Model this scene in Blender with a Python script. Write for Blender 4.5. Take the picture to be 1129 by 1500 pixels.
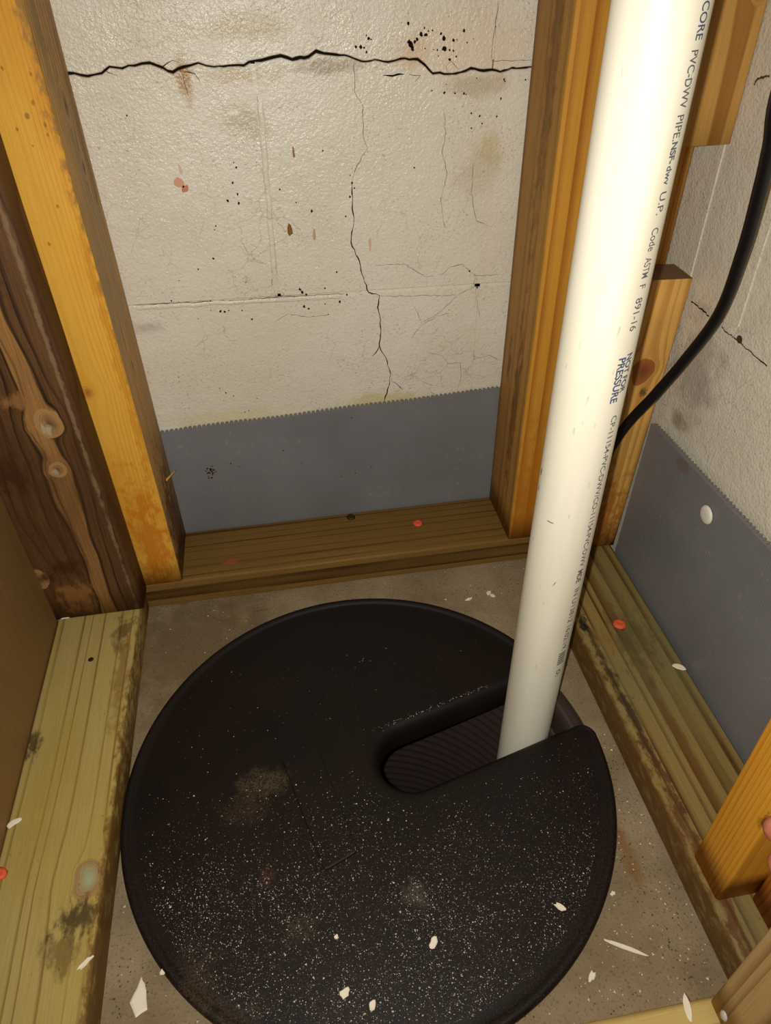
import bpy, bmesh, math, random
import numpy as np
from mathutils import Vector, Matrix, noise as mnoise

for o in list(bpy.data.objects):
    bpy.data.objects.remove(o)
SC = bpy.context.scene
COL = SC.collection
RND = random.Random(7)
PI = math.pi

# ------------------------------------------------------------------ camera
FPX, IW, IH = 1048.72, 1129.0, 1500.0
CAM = Vector((-0.03627, -0.36669, 0.63574))
RM = Matrix(((0.98590096, -0.16662409, -0.01535263),
             (0.11768904, 0.62527253, 0.77148140),
             (-0.11894780, -0.76241109, 0.63606662)))      # rows: right, up, back
cd = bpy.data.cameras.new('camera')
cam = bpy.data.objects.new('camera', cd)
COL.objects.link(cam)
cd.sensor_fit = 'HORIZONTAL'
cd.sensor_width = 36.0
cd.lens = 36.0 * FPX / IW
cd.clip_start = 0.01
cam.matrix_world = Matrix.Translation(CAM) @ RM.transposed().to_4x4()
SC.camera = cam

# ------------------------------------------------------------------ light
world = bpy.data.worlds.new('world')
SC.world = world
world.use_nodes = True
world.node_tree.nodes['Background'].inputs[0].default_value = (1.0, 0.86, 0.66, 1)
world.node_tree.nodes['Background'].inputs[1].default_value = 0.03
ld = bpy.data.lights.new('phone_flash', 'SPOT')            # the phone's own lamp, 25 mm beside its lens
ld.energy = 15.2
ld.color = (1.0, 0.955, 0.875)
ld.shadow_soft_size = 0.003
ld.spot_size = math.radians(150)
ld.spot_blend = 1.0
lo = bpy.data.objects.new('phone_flash', ld)
COL.objects.link(lo)
lo.matrix_world = Matrix.Translation(CAM + RM.transposed() @ Vector((-0.013, 0.004, 0.0))) @ RM.transposed().to_4x4()

SC.view_settings.view_transform = 'Standard'
SC.view_settings.look = 'None'
SC.view_settings.gamma = 1.0
SC.view_settings.use_curve_mapping = False
SC.view_settings.exposure = 0.0


# ------------------------------------------------------------------ geometry helpers
def ray(px, py):
    return RM.transposed() @ Vector(((px - IW / 2) / FPX, -(py - IH / 2) / FPX, -1.0))


def on(px, py, axis, val):                                  # a measured photo point on a plane of the place
    d = ray(px, py)
    return CAM + d * ((val - CAM[axis]) / d[axis])


def srgb(r, g, b, k=1.0):
    f = lambda c: (c / 255 / 12.92) if c / 255 <= 0.04045 else ((c / 255 + 0.055) / 1.055) ** 2.4
    return (f(r) * k, f(g) * k, f(b) * k, 1.0)


def mesh(name, verts, faces, mats, parent=None, smooth=False, mi=None):
    me = bpy.data.meshes.new(name)
    me.from_pydata([tuple(v) for v in verts], [], faces)
    for m in (mats if isinstance(mats, (list, tuple)) else [mats]):
        me.materials.append(m)
    if mi is not None:
        me.polygons.foreach_set('material_index', mi)
    if smooth:
        me.polygons.foreach_set('use_smooth', [True] * len(me.polygons))
    me.update()
    o = bpy.data.objects.new(name, me)
    COL.objects.link(o)
    if parent is not None:
        o.parent = parent
    return o


def from_bm(name, bm, mats, parent=None, smooth=False):
    bmesh.ops.recalc_face_normals(bm, faces=bm.faces)
    me = bpy.data.meshes.new(name)
    bm.to_mesh(me)
    bm.free()
    for m in (mats if isinstance(mats, (list, tuple)) else [mats]):
        me.materials.append(m)
    if smooth:
        me.polygons.foreach_set('use_smooth', [True] * len(me.polygons))
    o = bpy.data.objects.new(name, me)
    COL.objects.link(o)
    if parent is not None:
        o.parent = parent
    return o


def tag(o, label=None, cat=None, group=None, kind=None):
    if label: o['label'] = label
    if cat: o['category'] = cat
    if group: o['group'] = group
    if kind: o['kind'] = kind
    return o


def empty(name, loc=(0, 0, 0)):
    o = bpy.data.objects.new(name, None)
    o.empty_display_size = 0.02
    o.location = loc
    COL.objects.link(o)
    return o


# ------------------------------------------------------------------ shader helpers
class G:
    def __init__(self, name, rough=0.6, spec=0.3):
        self.mat = bpy.data.materials.new(name)
        self.mat.use_nodes = True
        self.nt = self.mat.node_tree
        self.b = self.nt.nodes['Principled BSDF']
        self.b.inputs['Roughness'].default_value = rough
        self.b.inputs['Specular IOR Level'].default_value = spec
        self._tc = None

    def n(self, t): return self.nt.nodes.new(t)

    def put(self, sock, v):
        if isinstance(v, bpy.types.NodeSocket): self.nt.links.new(v, sock)
        else: sock.default_value = v

    def m(self, op, a, b=None, c=None, clamp=False):
        x = self.n('ShaderNodeMath'); x.operation = op; x.use_clamp = clamp
        self.put(x.inputs[0], a)
        if b is not None: self.put(x.inputs[1], b)
        if c is not None: self.put(x.inputs[2], c)
        return x.outputs[0]

    def obj(self):
        if self._tc is None: self._tc = self.n('ShaderNodeTexCoord')
        return self._tc.outputs['Object']

    def sep(self, v):
        x = self.n('ShaderNodeSeparateXYZ'); self.put(x.inputs[0], v); return x.outputs

    def comb(self, a, b, c):
        x = self.n('ShaderNodeCombineXYZ')
        for i, v in enumerate((a, b, c)): self.put(x.inputs[i], v)
        return x.outputs[0]

    def scale(self, v, s):
        x = self.n('ShaderNodeVectorMath'); x.operation = 'MULTIPLY'
        self.put(x.inputs[0], v); x.inputs[1].default_value = s; return x.outputs[0]

    def shift(self, v, s):
        x = self.n('ShaderNodeVectorMath'); x.operation = 'ADD'
        self.put(x.inputs[0], v); x.inputs[1].default_value = s; return x.outputs[0]

    def noise(self, v, s=1.0, d=2.0, r=0.5, dist=0.0):
        x = self.n('ShaderNodeTexNoise'); self.put(x.inputs['Vector'], v)
        x.inputs['Scale'].default_value = s; x.inputs['Detail'].default_value = d
        x.inputs['Roughness'].default_value = r; x.inputs['Distortion'].default_value = dist
        return x.outputs[0]

    def voro(self, v, s=1.0, feat='F1', rnd=1.0):
        x = self.n('ShaderNodeTexVoronoi'); x.feature = feat; self.put(x.inputs['Vector'], v)
        x.inputs['Scale'].default_value = s; x.inputs['Randomness'].default_value = rnd
        return x.outputs[0]

    def rng(self, v, a, b, c=0.0, d=1.0, smooth=False):
        x = self.n('ShaderNodeMapRange'); self.put(x.inputs[0], v)
        if smooth: x.interpolation_type = 'SMOOTHSTEP'
        for i, q in enumerate((a, b, c, d)): x.inputs[i + 1].default_value = q
        return x.outputs[0]

    def ramp(self, v, stops):
        x = self.n('ShaderNodeValToRGB'); self.put(x.inputs[0], v)
        e = x.color_ramp.elements
        while len(e) < len(stops): e.new(0.5)
        for i, (p, c) in enumerate(stops): e[i].position = p; e[i].color = c
        return x.outputs[0]

    def mix(self, f, a, b, mode='MIX'):
        x = self.n('ShaderNodeMix'); x.data_type = 'RGBA'; x.blend_type = mode
        self.put(x.inputs[0], f); self.put(x.inputs[6], a); self.put(x.inputs[7], b)
        return x.outputs[2]

    def bump(self, h, dist, strength=1.0):
        x = self.n('ShaderNodeBump'); self.put(x.inputs['Height'], h)
        x.inputs['Distance'].default_value = dist; x.inputs['Strength'].default_value = strength
        self.nt.links.new(x.outputs[0], self.b.inputs['Normal'])

    def color(self, c): self.put(self.b.inputs['Base Color'], c)
    def rough(self, c): self.put(self.b.inputs['Roughness'], c)

    def blob(self, a, b, a0, b0, sa, sb, wob=None):          # soft round patch in two coordinates
        da = self.m('DIVIDE', self.m('SUBTRACT', a, a0), sa)
        db = self.m('DIVIDE', self.m('SUBTRACT', b, b0), sb)
        d = self.m('SQRT', self.m('ADD', self.m('MULTIPLY', da, da), self.m('MULTIPLY', db, db)))
        if wob is not None: d = self.m('ADD', d, wob)
        return self.rng(d, 0.25, 1.0, 1.0, 0.0, True)


def plain(name, col, rough=0.6, spec=0.3, bump=None):
    g = G(name, rough, spec)
    if bump:
        nz = g.noise(g.obj(), bump[0], 3)
        g.color(g.mix(g.rng(nz, 0.3, 0.7, 0.0, 0.5), col, tuple(c * 0.7 for c in col[:3]) + (1,)))
        g.bump(nz, bump[1])
    else:
        g.color(col)
    return g.mat


def wood(name, light, dark, pith=(0.03, -0.08), freq=280.0, wob=0.004, knots=(), tang=0, halo=None,
         tint=None, grain=0.25, rough=0.6, seed=0.0, contrast=1.0, stains_glints=(), specks=0.0, knotcol=None,
         wav=1.0, spec=0.25, knotlight=None, thin=False):
    """Sawn softwood: growth rings about a pith line, grain flowing round the knots, fibres along local z."""
    g = G(name, rough, spec)
    P = g.obj()
    S = g.sep(P)
    u0, v0, z = S[tang], S[1 - tang], S[2]
    low = g.noise(g.shift(g.scale(P, (9, 9, 2.2 * wav)), (seed, seed * 1.7, seed * 0.6)), 1.0, 2.0)
    u = g.m('ADD', u0, g.m('MULTIPLY', g.m('SUBTRACT', low, 0.5), wob * 2))
    kmask = None
    kring = None
    cmask = None
    for (ku, kz, kr, sq) in knots:
        wz = g.noise(g.shift(g.scale(P, (60, 60, 60)), (kz * 31, 0, 0)), 1.0, 1.0)
        du = g.m('SUBTRACT', u, ku)
        dz = g.m('MULTIPLY', g.m('SUBTRACT', z, kz), sq)
        d = g.m('SQRT', g.m('ADD', g.m('MULTIPLY', du, du), g.m('MULTIPLY', dz, dz)))
        d = g.m('ADD', d, g.m('MULTIPLY', g.m('SUBTRACT', wz, 0.5), kr * 0.75))
        dm = g.m('MAXIMUM', d, kr)
        f = g.m('SUBTRACT', 1.0, g.m('DIVIDE', kr * kr, g.m('MULTIPLY', dm, dm)))
        u = g.m('ADD', ku, g.m('MULTIPLY', du, f))
        ins = g.rng(d, kr * 0.92, kr * 1.02, 1.0, 0.0)
        kr_ = g.m('FRACT', g.m('MULTIPLY', d, 520.0))
        core = g.rng(d, kr * 0.1, kr * 0.75, 1.0, 0.0)
        kmask = ins if kmask is None else g.m('MAXIMUM', kmask, ins)
        kring = g.m('MULTIPLY', kr_, ins) if kring is None else g.m('ADD', kring, g.m('MULTIPLY', kr_, ins))
        cmask = core if cmask is None else g.m('MAXIMUM', cmask, core)
    a = g.m('SUBTRACT', u, pith[0])
    b = g.m('SUBTRACT', v0, pith[1])
    r = g.m('SQRT', g.m('ADD', g.m('MULTIPLY', a, a), g.m('MULTIPLY', b, b)))
    var = g.noise(g.comb(g.m('MULTIPLY', r, 70.0), seed, g.m('MULTIPLY', z, 0.6)), 1.0, 1.0)
    r = g.m('ADD', r, g.m('MULTIPLY', var, 0.8 / freq * 2))
    ring = g.m('FRACT', g.m('MULTIPLY', r, freq))
    prof = g.ramp(ring, [(0.0, (0.1, 0.1, 0.1, 1)), (0.76 if thin else 0.45, (0.14, 0.14, 0.14, 1)), (0.88 if thin else 0.82, (0.9, 0.9, 0.9, 1)),
                         (0.93, (1, 1, 1, 1)), (1.0, (0.1, 0.1, 0.1, 1))])
    band = g.noise(g.comb(g.m('MULTIPLY', u, 55.0), g.m('MULTIPLY', v0, 55.0), g.m('ADD', g.m('MULTIPLY', z, 3.0), seed)), 1.0, 2.0)
    fac = g.m('MULTIPLY', prof, g.rng(band, 0.3, 0.7, 0.35 * contrast, 1.0 * contrast), clamp=True)
    col = g.mix(fac, light, dark)
    if halo:                                                # pale sapwood wrapping the knots
        w, hc, lcol = halo
        au = g.m('ABSOLUTE', g.m('SUBTRACT', u, lcol))
        hz = g.noise(g.shift(g.scale(P, (20, 20, 7)), (seed, 3, 1)), 1.0, 2.0)
        hm = g.m('ADD', au, g.m('MULTIPLY', g.m('SUBTRACT', hz, 0.5), w * 2.4))
        edge = g.m('MULTIPLY', g.rng(hm, w * 0.66, w * 0.80), g.rng(hm, w * 0.86, w * 1.05, 1.0, 0.0))
        col = g.mix(g.rng(hm, w * 0.62, w * 0.82, 0.95, 0.0), col, g.mix(g.m('MULTIPLY', fac, 0.55), hc, dark))
        col = g.mix(g.m('MULTIPLY', edge, 0.8), col, tuple(c * 0.5 for c in dark[:3]) + (1,))
    big = g.noise(g.shift(g.scale(P, (14, 14, 5)), (seed * 2, 0, seed)), 1.0, 3.0)
    if tint:
        col = g.mix(g.rng(big, 0.45, 0.72, 0.0, 0.8), col, tint)
    fine = g.noise(g.scale(P, (900, 900, 22)), 1.0, 3.0, 0.6)
    saw = g.noise(g.scale(P, (30, 30, 420)), 1.0, 1.0)
    k = g.m('ADD', g.rng(fine, 0.25, 0.75, 1.0 - grain, 1.0 + grain * 0.5),
            g.m('MULTIPLY', g.m('SUBTRACT', saw, 0.5), grain * 0.35))
    col = g.mix(1.0, col, g.comb(k, k, k), 'MULTIPLY')
    if kmask is not None:
        kc = knotcol or (tuple(c * 0.45 for c in dark[:3]) + (1,))
        kcol = g.mix(g.m('MULTIPLY', kring, 0.38), knotlight or light, kc)
        kcol = g.mix(g.m('MULTIPLY', cmask, 0.85), kcol, kc)
        col = g.mix(g.m('MULTIPLY', kmask, 0.92), col, kcol)
    wn = g.m('MULTIPLY', g.m('SUBTRACT', g.noise(g.scale(P, (110, 110, 60)), 1.0, 5.0, 0.7), 0.5), 3.2)
    for (su, sz, au_, az, sc, amt) in stains_glints:
        col = g.mix(g.m('MULTIPLY', g.blob(S[tang], z, su, sz, au_, az, wn), amt), col, sc)
    if specks:
        sp = g.voro(g.scale(P, (1, 1, 1)), 160.0)
        spm = g.m('MULTIPLY', g.rng(sp, 0.10, 0.16, 1.0, 0.0), g.rng(g.noise(P, 60.0, 2.0), 0.55, 0.62))
        col = g.mix(g.m('MULTIPLY', spm, specks), col, (0.012, 0.008, 0.004, 1))
    g.color(col)
    h = g.m('ADD', g.m('MULTIPLY', fac, -0.5), g.m('MULTIPLY', fine, 0.8))
    g.bump(h, 0.0006, 0.7)
    return g.mat


def lumber(name, size, mats, parent=None, bev=0.0028, facemat=None):
    """Sawn board, local x width, y thickness, z length from 0; eased edges. facemat: {axis-sign: slot}"""
    w, t, l = size
    bm = bmesh.new()
    nz = max(2, int(l / 0.04))
    zs = [l * i / nz for i in range(nz + 1)]
    prof = []
    for sx, sy in ((1, 1), (-1, 1), (-1, -1), (1, -1)):
        cx, cy = sx * (w / 2 - bev), sy * (t / 2 - bev)
        a0 = {(1, 1): 0, (-1, 1): 90, (-1, -1): 180, (1, -1): 270}[(sx, sy)]
        for k in range(4):
            a = math.radians(a0 + 30 * k)
            prof.append((cx + bev * math.cos(a), cy + bev * math.sin(a)))
    rings = []
    for z in zs:
        dx = 0.0004 * mnoise.noise((z * 9, w * 50, t * 30))
        rings.append([bm.verts.new((x + dx, y + dx * 0.6, z)) for x, y in prof])
    n = len(prof)
    for a, b in zip(rings, rings[1:]):
        for i in range(n):
            f = bm.faces.new((a[i], a[(i + 1) % n], b[(i + 1) % n], b[i]))
            f.smooth = True
    bm.faces.new(list(reversed(rings[0])))
    bm.faces.new(rings[-1])
    bmesh.ops.recalc_face_normals(bm, faces=bm.faces)
    bm.normal_update()
    if facemat:
        for f in bm.faces:
            for (ax, sg), s in facemat.items():
                if f.normal[ax] * sg > 0.72: f.material_index = s
    o = from_bm(name, bm, mats, parent)
    sharp = o.data
    return o


def axes(o, xa, ya, za, loc):
    m = Matrix((xa, ya, za)).transposed().to_4x4()
    m.translation = Vector(loc)
    o.matrix_world = m
    return o


# ------------------------------------------------------------------ materials of the shell
def wall_mat(name, ax, blots=()):
    g = G(name, 0.38, 0.5)
    P = g.obj()
    S = g.sep(P)
    a, z = S[ax], S[2]
    base = srgb(226, 219, 203)
    n1 = g.noise(P, 9.0, 3.0)
    col = g.mix(g.rng(n1, 0.35, 0.7, 0.0, 0.7), base, srgb(214, 205, 184))
    # grime rubbed into the pores of the paint
    pr = g.noise(g.scale(P, (1, 1, 1.5)), 330.0, 3.0, 0.65)
    pm = g.m('MULTIPLY', g.rng(pr, 0.57, 0.68), g.rng(g.noise(P, 22.0, 3.0), 0.36, 0.62))
    col = g.mix(g.m('MULTIPLY', pm, 0.55), col, srgb(120, 108, 84))
    # hairline crazing
    dv = g.shift(P, (0, 0, 0))
    wob = g.noise(P, 45.0, 3.0)
    cz = g.voro(g.comb(g.m('ADD', S[0], g.m('MULTIPLY', wob, 0.03)), g.m('ADD', S[1], g.m('MULTIPLY', wob, 0.02)),
                       g.m('ADD', S[2], g.m('MULTIPLY', wob, 0.03))), 42.0, 'DISTANCE_TO_EDGE')
    cm = g.m('MULTIPLY', g.rng(cz, 0.004, 0.02, 1.0, 0.0), g.rng(g.noise(g.shift(P, (3, 1, 2)), 11.0, 2.0), 0.5, 0.68))
    col = g.mix(g.m('MULTIPLY', cm, 0.42), col, srgb(110, 96, 72))
    wn = g.m('MULTIPLY', g.m('SUBTRACT', g.noise(P, 38.0, 4.0, 0.65), 0.5), 1.8)
    for (x0, z0, sx, sz, c, amt) in blots:
        col = g.mix(g.m('MULTIPLY', g.blob(a, z, x0, z0, sx, sz, wn), amt), col, c)
    g.color(col)
    h = g.m('ADD', g.m('MULTIPLY', g.noise(P, 330.0, 3.0, 0.6), 1.0), g.m('MULTIPLY', g.noise(P, 90.0, 2.0), 0.9))
    g.bump(h, 0.0013, 0.7)
    g.rough(g.rng(g.noise(P, 30.0, 2.0), 0.3, 0.7, 0.16, 0.40))
    return g.mat


def wpt(px, py, y=0.367):
    p = on(px, py, 1, y)
    return (p.x, p.z)


def B(px, py, sx, sz, c, amt):
    x, z = wpt(px, py)
    return (x, z, sx, sz, c, amt)


RUST = srgb(168, 126, 60)
M_wall = wall_mat('painted_block_back', 0, (
    B(271, 116, 0.009, 0.022, RUST, 0.7), B(268, 106, 0.016, 0.008, RUST, 0.5), B(720, 215, 0.018, 0.022, srgb(200, 184, 126), 0.6),
    B(700, 250, 0.03, 0.035, srgb(186, 172, 134), 0.35), B(690, 60, 0.08, 0.035, srgb(226, 206, 178), 0.7),
    B(605, 75, 0.022, 0.018, srgb(206, 164, 124), 0.45), B(480, 98, 0.05, 0.009, srgb(150, 132, 104), 0.6),
    B(700, 125, 0.04, 0.012, srgb(172, 150, 108), 0.45), B(345, 110, 0.05, 0.01, srgb(190, 165, 118), 0.5),
    B(330, 612, 0.10, 0.015, srgb(210, 198, 150), 0.5), B(560, 585, 0.08, 0.012, srgb(195, 180, 118), 0.6),
    B(215, 480, 0.02, 0.012, srgb(150, 145, 132), 0.45), B(350, 40, 0.05, 0.015, srgb(190, 172, 128), 0.5),
    B(360, 180, 0.03, 0.02, srgb(165, 152, 120), 0.4)))
M_wallr = wall_mat('painted_block_right', 1, ((0.20, 0.30, 0.05, 0.08, srgb(150, 146, 138), 0.6),
                                              (0.205, 0.235, 0.02, 0.014, srgb(140, 132, 90), 0.7)))
M_mortar = wall_mat('painted_joint', 0)
M_crack_dark = plain('crack_dark', srgb(30, 22, 15), 0.95, 0.05)
M_hair = plain('hairline_dirt', srgb(88, 74, 50), 0.95, 0.05)
M_mould = plain('mould', srgb(34, 26, 20), 0.95, 0.05)


def floor_mat():
    g = G('concrete_floor', 0.85, 0.2)
    P = g.obj()
    n1 = g.noise(P, 14.0, 4.0, 0.6)
    n2 = g.noise(P, 420.0, 2.0, 0.6)
    col = g.mix(g.rng(n1, 0.35, 0.68), srgb(152, 134, 106), srgb(126, 108, 80))
    S = g.sep(P)
    wn = g.m('MULTIPLY', g.m('SUBTRACT', g.noise(P, 45.0, 3.0), 0.5), 1.4)
    for (x, y, sx, sy, c, am) in ((0.213, -0.10, 0.010, 0.05, srgb(128, 86, 42), 0.7), (-0.215, 0.02, 0.012, 0.03, srgb(120, 74, 34), 0.7),
                                  (-0.17, 0.20, 0.13, 0.12, srgb(104, 88, 62), 0.8)):
        col = g.mix(g.m('MULTIPLY', g.blob(S[0], S[1], x, y, sx, sy, wn), am), col, c)
    col = g.mix(g.rng(n2, 0.56, 0.72, 0.0, 0.55), col, srgb(60, 48, 34))
    pt = g.voro(P, 260.0)
    pm = g.m('MULTIPLY', g.rng(pt, 0.1, 0.2, 1.0, 0.0), g.rng(g.noise(P, 25.0, 2.0), 0.48, 0.6))
    col = g.mix(g.m('MULTIPLY', pm, 0.75), col, srgb(48, 36, 24))
    g.color(col)
    g.bump(g.m('ADD', n2, g.m('MULTIPLY', pm, -1.0)), 0.0008, 0.8)
    return g.mat


M_floor = floor_mat()

# ------------------------------------------------------------------ floor with the pit's round opening
N = 96
verts, faces = [], []
RH, HS = 0.2262, 1.1
for i in range(N):
    a = 2 * PI * i / N
    c, s = math.cos(a), math.sin(a)
    k = HS / max(abs(c), abs(s))
    verts += [(RH * c, RH * s, -0.05), (RH * c, RH * s, 0), (0.30 * c, 0.30 * s, 0), (k * c, k * s, 0)]
for i in range(N):
    j = (i + 1) % N
    for q in range(3):
        faces.append((4 * i + q, 4 * i + q + 1, 4 * j + q + 1, 4 * j + q))
tag(mesh('floor', verts, faces, M_floor), 'rough brown concrete floor around the pit cover', kind='structure')

# ------------------------------------------------------------------ back wall: painted blocks, a jagged crack along the bed joint
YW = 0.367
CRK = [(108, 108), (118, 110), (128, 111.6), (138, 109), (149, 108), (155, 102), (160, 98.6), (170, 99), (178.6, 100), (188, 97), (197, 97.5),
       (208, 94), (219.5, 93), (230, 97), (238, 99.7), (246, 104), (253, 106), (260, 101), (268, 97.5), (279, 95), (290, 92),
       (302, 96), (314, 98.6), (327, 97.5), (342, 97), (357, 96), (364, 91), (372, 89), (383, 88), (394, 85), (411, 82.6),
       (420, 85), (428, 87.4), (440, 85), (452, 83.7), (463, 76), (474, 79), (485.6, 80), (498, 80.5), (511.6, 82.6), (520, 87), (530, 91),
       (549, 88.5), (569, 90.4), (580, 88), (593.5, 86.3), (612, 88), (623, 96), (634, 108), (645, 106), (656.7, 109.7), (675, 107),
       (690, 101), (709, 103.4), (721, 102), (733, 105), (750, 100.4), (764, 100), (778, 99)]
cp = [wpt(*q) for q in CRK]
XL, XR = -0.75, 0.358
path = [(XL, cp[0][1])] + [(x, cp[0][1] + 0.002 * math.sin(x * 90)) for x in (-0.6, -0.4, -0.3, -0.24)] + cp + \
       [(x, cp[-1][1] + 0.002 * math.sin(x * 80)) for x in (0.26, 0.3)] + [(XR, cp[-1][1])]
# subdivide with small jitter
fine = []
for (x0, z0), (x1, z1) in zip(path, path[1:]):
    nseg = max(1, int(abs(x1 - x0) / 0.0035))
    for k in range(nseg):
        t = k / nseg
        fine.append((x0 + (x1 - x0) * t, z0 + (z1 - z0) * t + RND.uniform(-0.0005, 0.0005)))
fine.append(path[-1])
cw = [max(0.0004, 0.0014 + 0.0012 * mnoise.noise((x * 22, 1.3, 0)) + RND.uniform(-0.0003, 0.0003)) for x, z in fine]
up = [(x, z + w * 0.7) for (x, z), w in zip(fine, cw)]
dn = [(x, z - w * 0.7) for (x, z), w in zip(fine, cw)]


def clip(poly, x0, x1):
    def at(x):
        for (a, za), (b, zb) in zip(poly, poly[1:]):
            if a <= x <= b and b > a: return za + (zb - za) * (x - a) / (b - a)
        return poly[-1][1]
    return [(x0, at(x0))] + [p for p in poly if x0 + 1e-5 < p[0] < x1 - 1e-5] + [(x1, at(x1))]


wall_back = empty('wall_back', (0, YW, 0))
tag(wall_back, 'white painted concrete block wall with a long dark horizontal crack', kind='structure')


def block_piece(outline, parent, plane, mat, depth=0.07, ease=0.0009):
    """A block face with eased edges; outline in wall coordinates, plane(a, z, d) -> point (d into the wall)."""
    n = len(outline)
    c = (sum(p[0] for p in outline) / n, sum(p[1] for p in outline) / n)
    inn = []
    for i in range(n):
        p, a, b = outline[i], outline[i - 1], outline[(i + 1) % n]
        t = Vector((b[0] - a[0], b[1] - a[1]))
        t.normalize()
        nx, nz = -t.y, t.x
        inn.append((p[0] + nx * ease, p[1] + nz * ease))
    vs = [plane(x, z, 0) for x, z in inn] + [plane(x, z, ease) for x, z in outline] + [plane(x, z, depth) for x, z in outline]
    fs = [tuple(range(n))]
    for i in range(n):
        j = (i + 1) % n
        fs += [(i, i + n, j + n, j), (i + n, i + 2 * n, j + 2 * n, j + n)]
    fs.append(tuple(reversed(range(2 * n, 3 * n))))
    o = mesh('concrete_block', vs, fs, mat)
    bm = bmesh.new(); bm.from_mesh(o.data); bmesh.ops.recalc_face_normals(bm, faces=bm.faces); bm.to_mesh(o.data); bm.free()
    o.parent = parent
    o.matrix_parent_inverse = parent.matrix_world.inverted()
    return o


def strip_block(low, high, parent, plane, mat, depth=0.07, ease=0.0007):
    """Block whose lower or upper edge is the jagged crack: vertical strips between two edge lines."""
    xs = sorted(set([p[0] for p in low] + [p[0] for p in high]))

    def at(poly, x):
        for (a, za), (b, zb) in zip(poly, poly[1:]):
            if a - 1e-9 <= x <= b + 1e-9 and b > a: return za + (zb - za) * (x - a) / (b - a)
        return poly[-1][1]
    V, F = [], []
    for x in xs:
        l, h = at(low, x), at(high, x)
        V += [plane(x, l, depth), plane(x, l, ease), plane(x, l + ease, 0), plane(x, h - ease, 0), plane(x, h, ease), plane(x, h, depth)]
    for i in range(len(xs) - 1):
        for k in range(5):
            F.append((6 * i + k, 6 * i + 6 + k, 6 * i + 7 + k, 6 * i + 1 + k))
    e = 6 * (len(xs) - 1)
    F += [tuple(range(6)), tuple(e + k for k in reversed(range(6)))]
    o = mesh('concrete_block', V, F, mat)
    o.parent = parent
    o.matrix_parent_inverse = parent.matrix_world.inverted()
    return o


bpy.context.view_layer.update()
pb = lambda x, z, d: (x, YW + d, z)
ZJ = 0.333
J = 0.0017


def rect(x0, x1, z0, z1): return [(x0, z0), (x1, z0), (x1, z1), (x0, z1)]


jt = lambda x: ZJ + (x + 0.07) * -0.02                       # bed joint runs slightly out of level
for x0, x1 in ((-0.436, -0.030), (-0.030, XR)):
    strip_block([(x0 + J, jt(x0) + J), (x1 - J, jt(x1) + J)], clip(dn, x0 + J, x1 - J), wall_back, pb, M_wall)
for x0, x1 in ((-0.627, -0.221), (-0.221, 0.185), (0.185, XR)):
    bot = clip(up, x0 + J * 0.4, x1 - J * 0.4)
    strip_block(bot, [(x0 + J * 0.4, 0.742), (x1 - J * 0.4, 0.742)], wall_back, pb, M_wall)
    block_piece([(x0 + J * 0.4, 0.132), (x1 - J * 0.4, 0.132), (x1 - J * 0.4, jt(x1) - J), (x0 + J * 0.4, jt(x0) - J)], wall_back, pb, M_wall)
for x0, x1 in ((-0.436, -0.030), (-0.030, XR)):
    block_piece(rect(x0 + J, x1 - J, 0.744, 0.945), wall_back, pb, M_wall)
    block_piece(rect(x0 + J, x1 - J, -0.02, 0.130), wall_back, pb, M_wall)


def wpart(o):
    o.parent = wall_back
    o.matrix_parent_inverse = wall_back.matrix_world.inverted()
    return o


def boxv(x0, x1, y0, y1, z0, z1):
    v = [(x, y, z) for x in (x0, x1) for y in (y0, y1) for z in (z0, z1)]
    f = [(0, 1, 3, 2), (4, 6, 7, 5), (0, 4, 5, 1), (2, 3, 7, 6), (0, 2, 6, 4), (1, 5, 7, 3)]
    return v, f


def boxes(name, lst, mat):
    V, F = [], []
    for b in lst:
        v, f = boxv(*b); k = len(V); V += v; F += [tuple(i + k for i in q) for q in f]
    return mesh(name, V, F, mat)


# painted-over mortar, a hair behind the block faces; none along the open crack
ym = YW + 0.0016
wpart(boxes('mortar_joint', [(-0.0335, -0.0265, ym, YW + 0.06, ZJ, 0.5425), (0.182, 0.188, ym, YW + 0.06, 0.538, 0.742),
                             (0.182, 0.188, ym, YW + 0.06, 0.13, ZJ), (-0.224, -0.218, ym, YW + 0.06, 0.56, 0.742)], M_mortar))
n = 2
wpart(mesh('mortar_joint', [(XL, ym, jt(XL) - 0.004), (XR, ym, jt(XR) - 0.004), (XR, ym, jt(XR) + 0.004), (XL, ym, jt(XL) + 0.004),
                            (XL, YW + .06, jt(XL) - 0.004), (XR, YW + .06, jt(XR) - 0.004), (XR, YW + .06, jt(XR) + 0.004), (XL, YW + .06, jt(XL) + 0.004)],
           [(0, 1, 2, 3), (4, 7, 6, 5), (0, 4, 5, 1), (3, 2, 6, 7)], M_mortar))
wpart(boxes('block_core', [(XL, 0.50, YW + 0.0712, YW + 0.2, -0.02, 0.95)], M_crack_dark))
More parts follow.
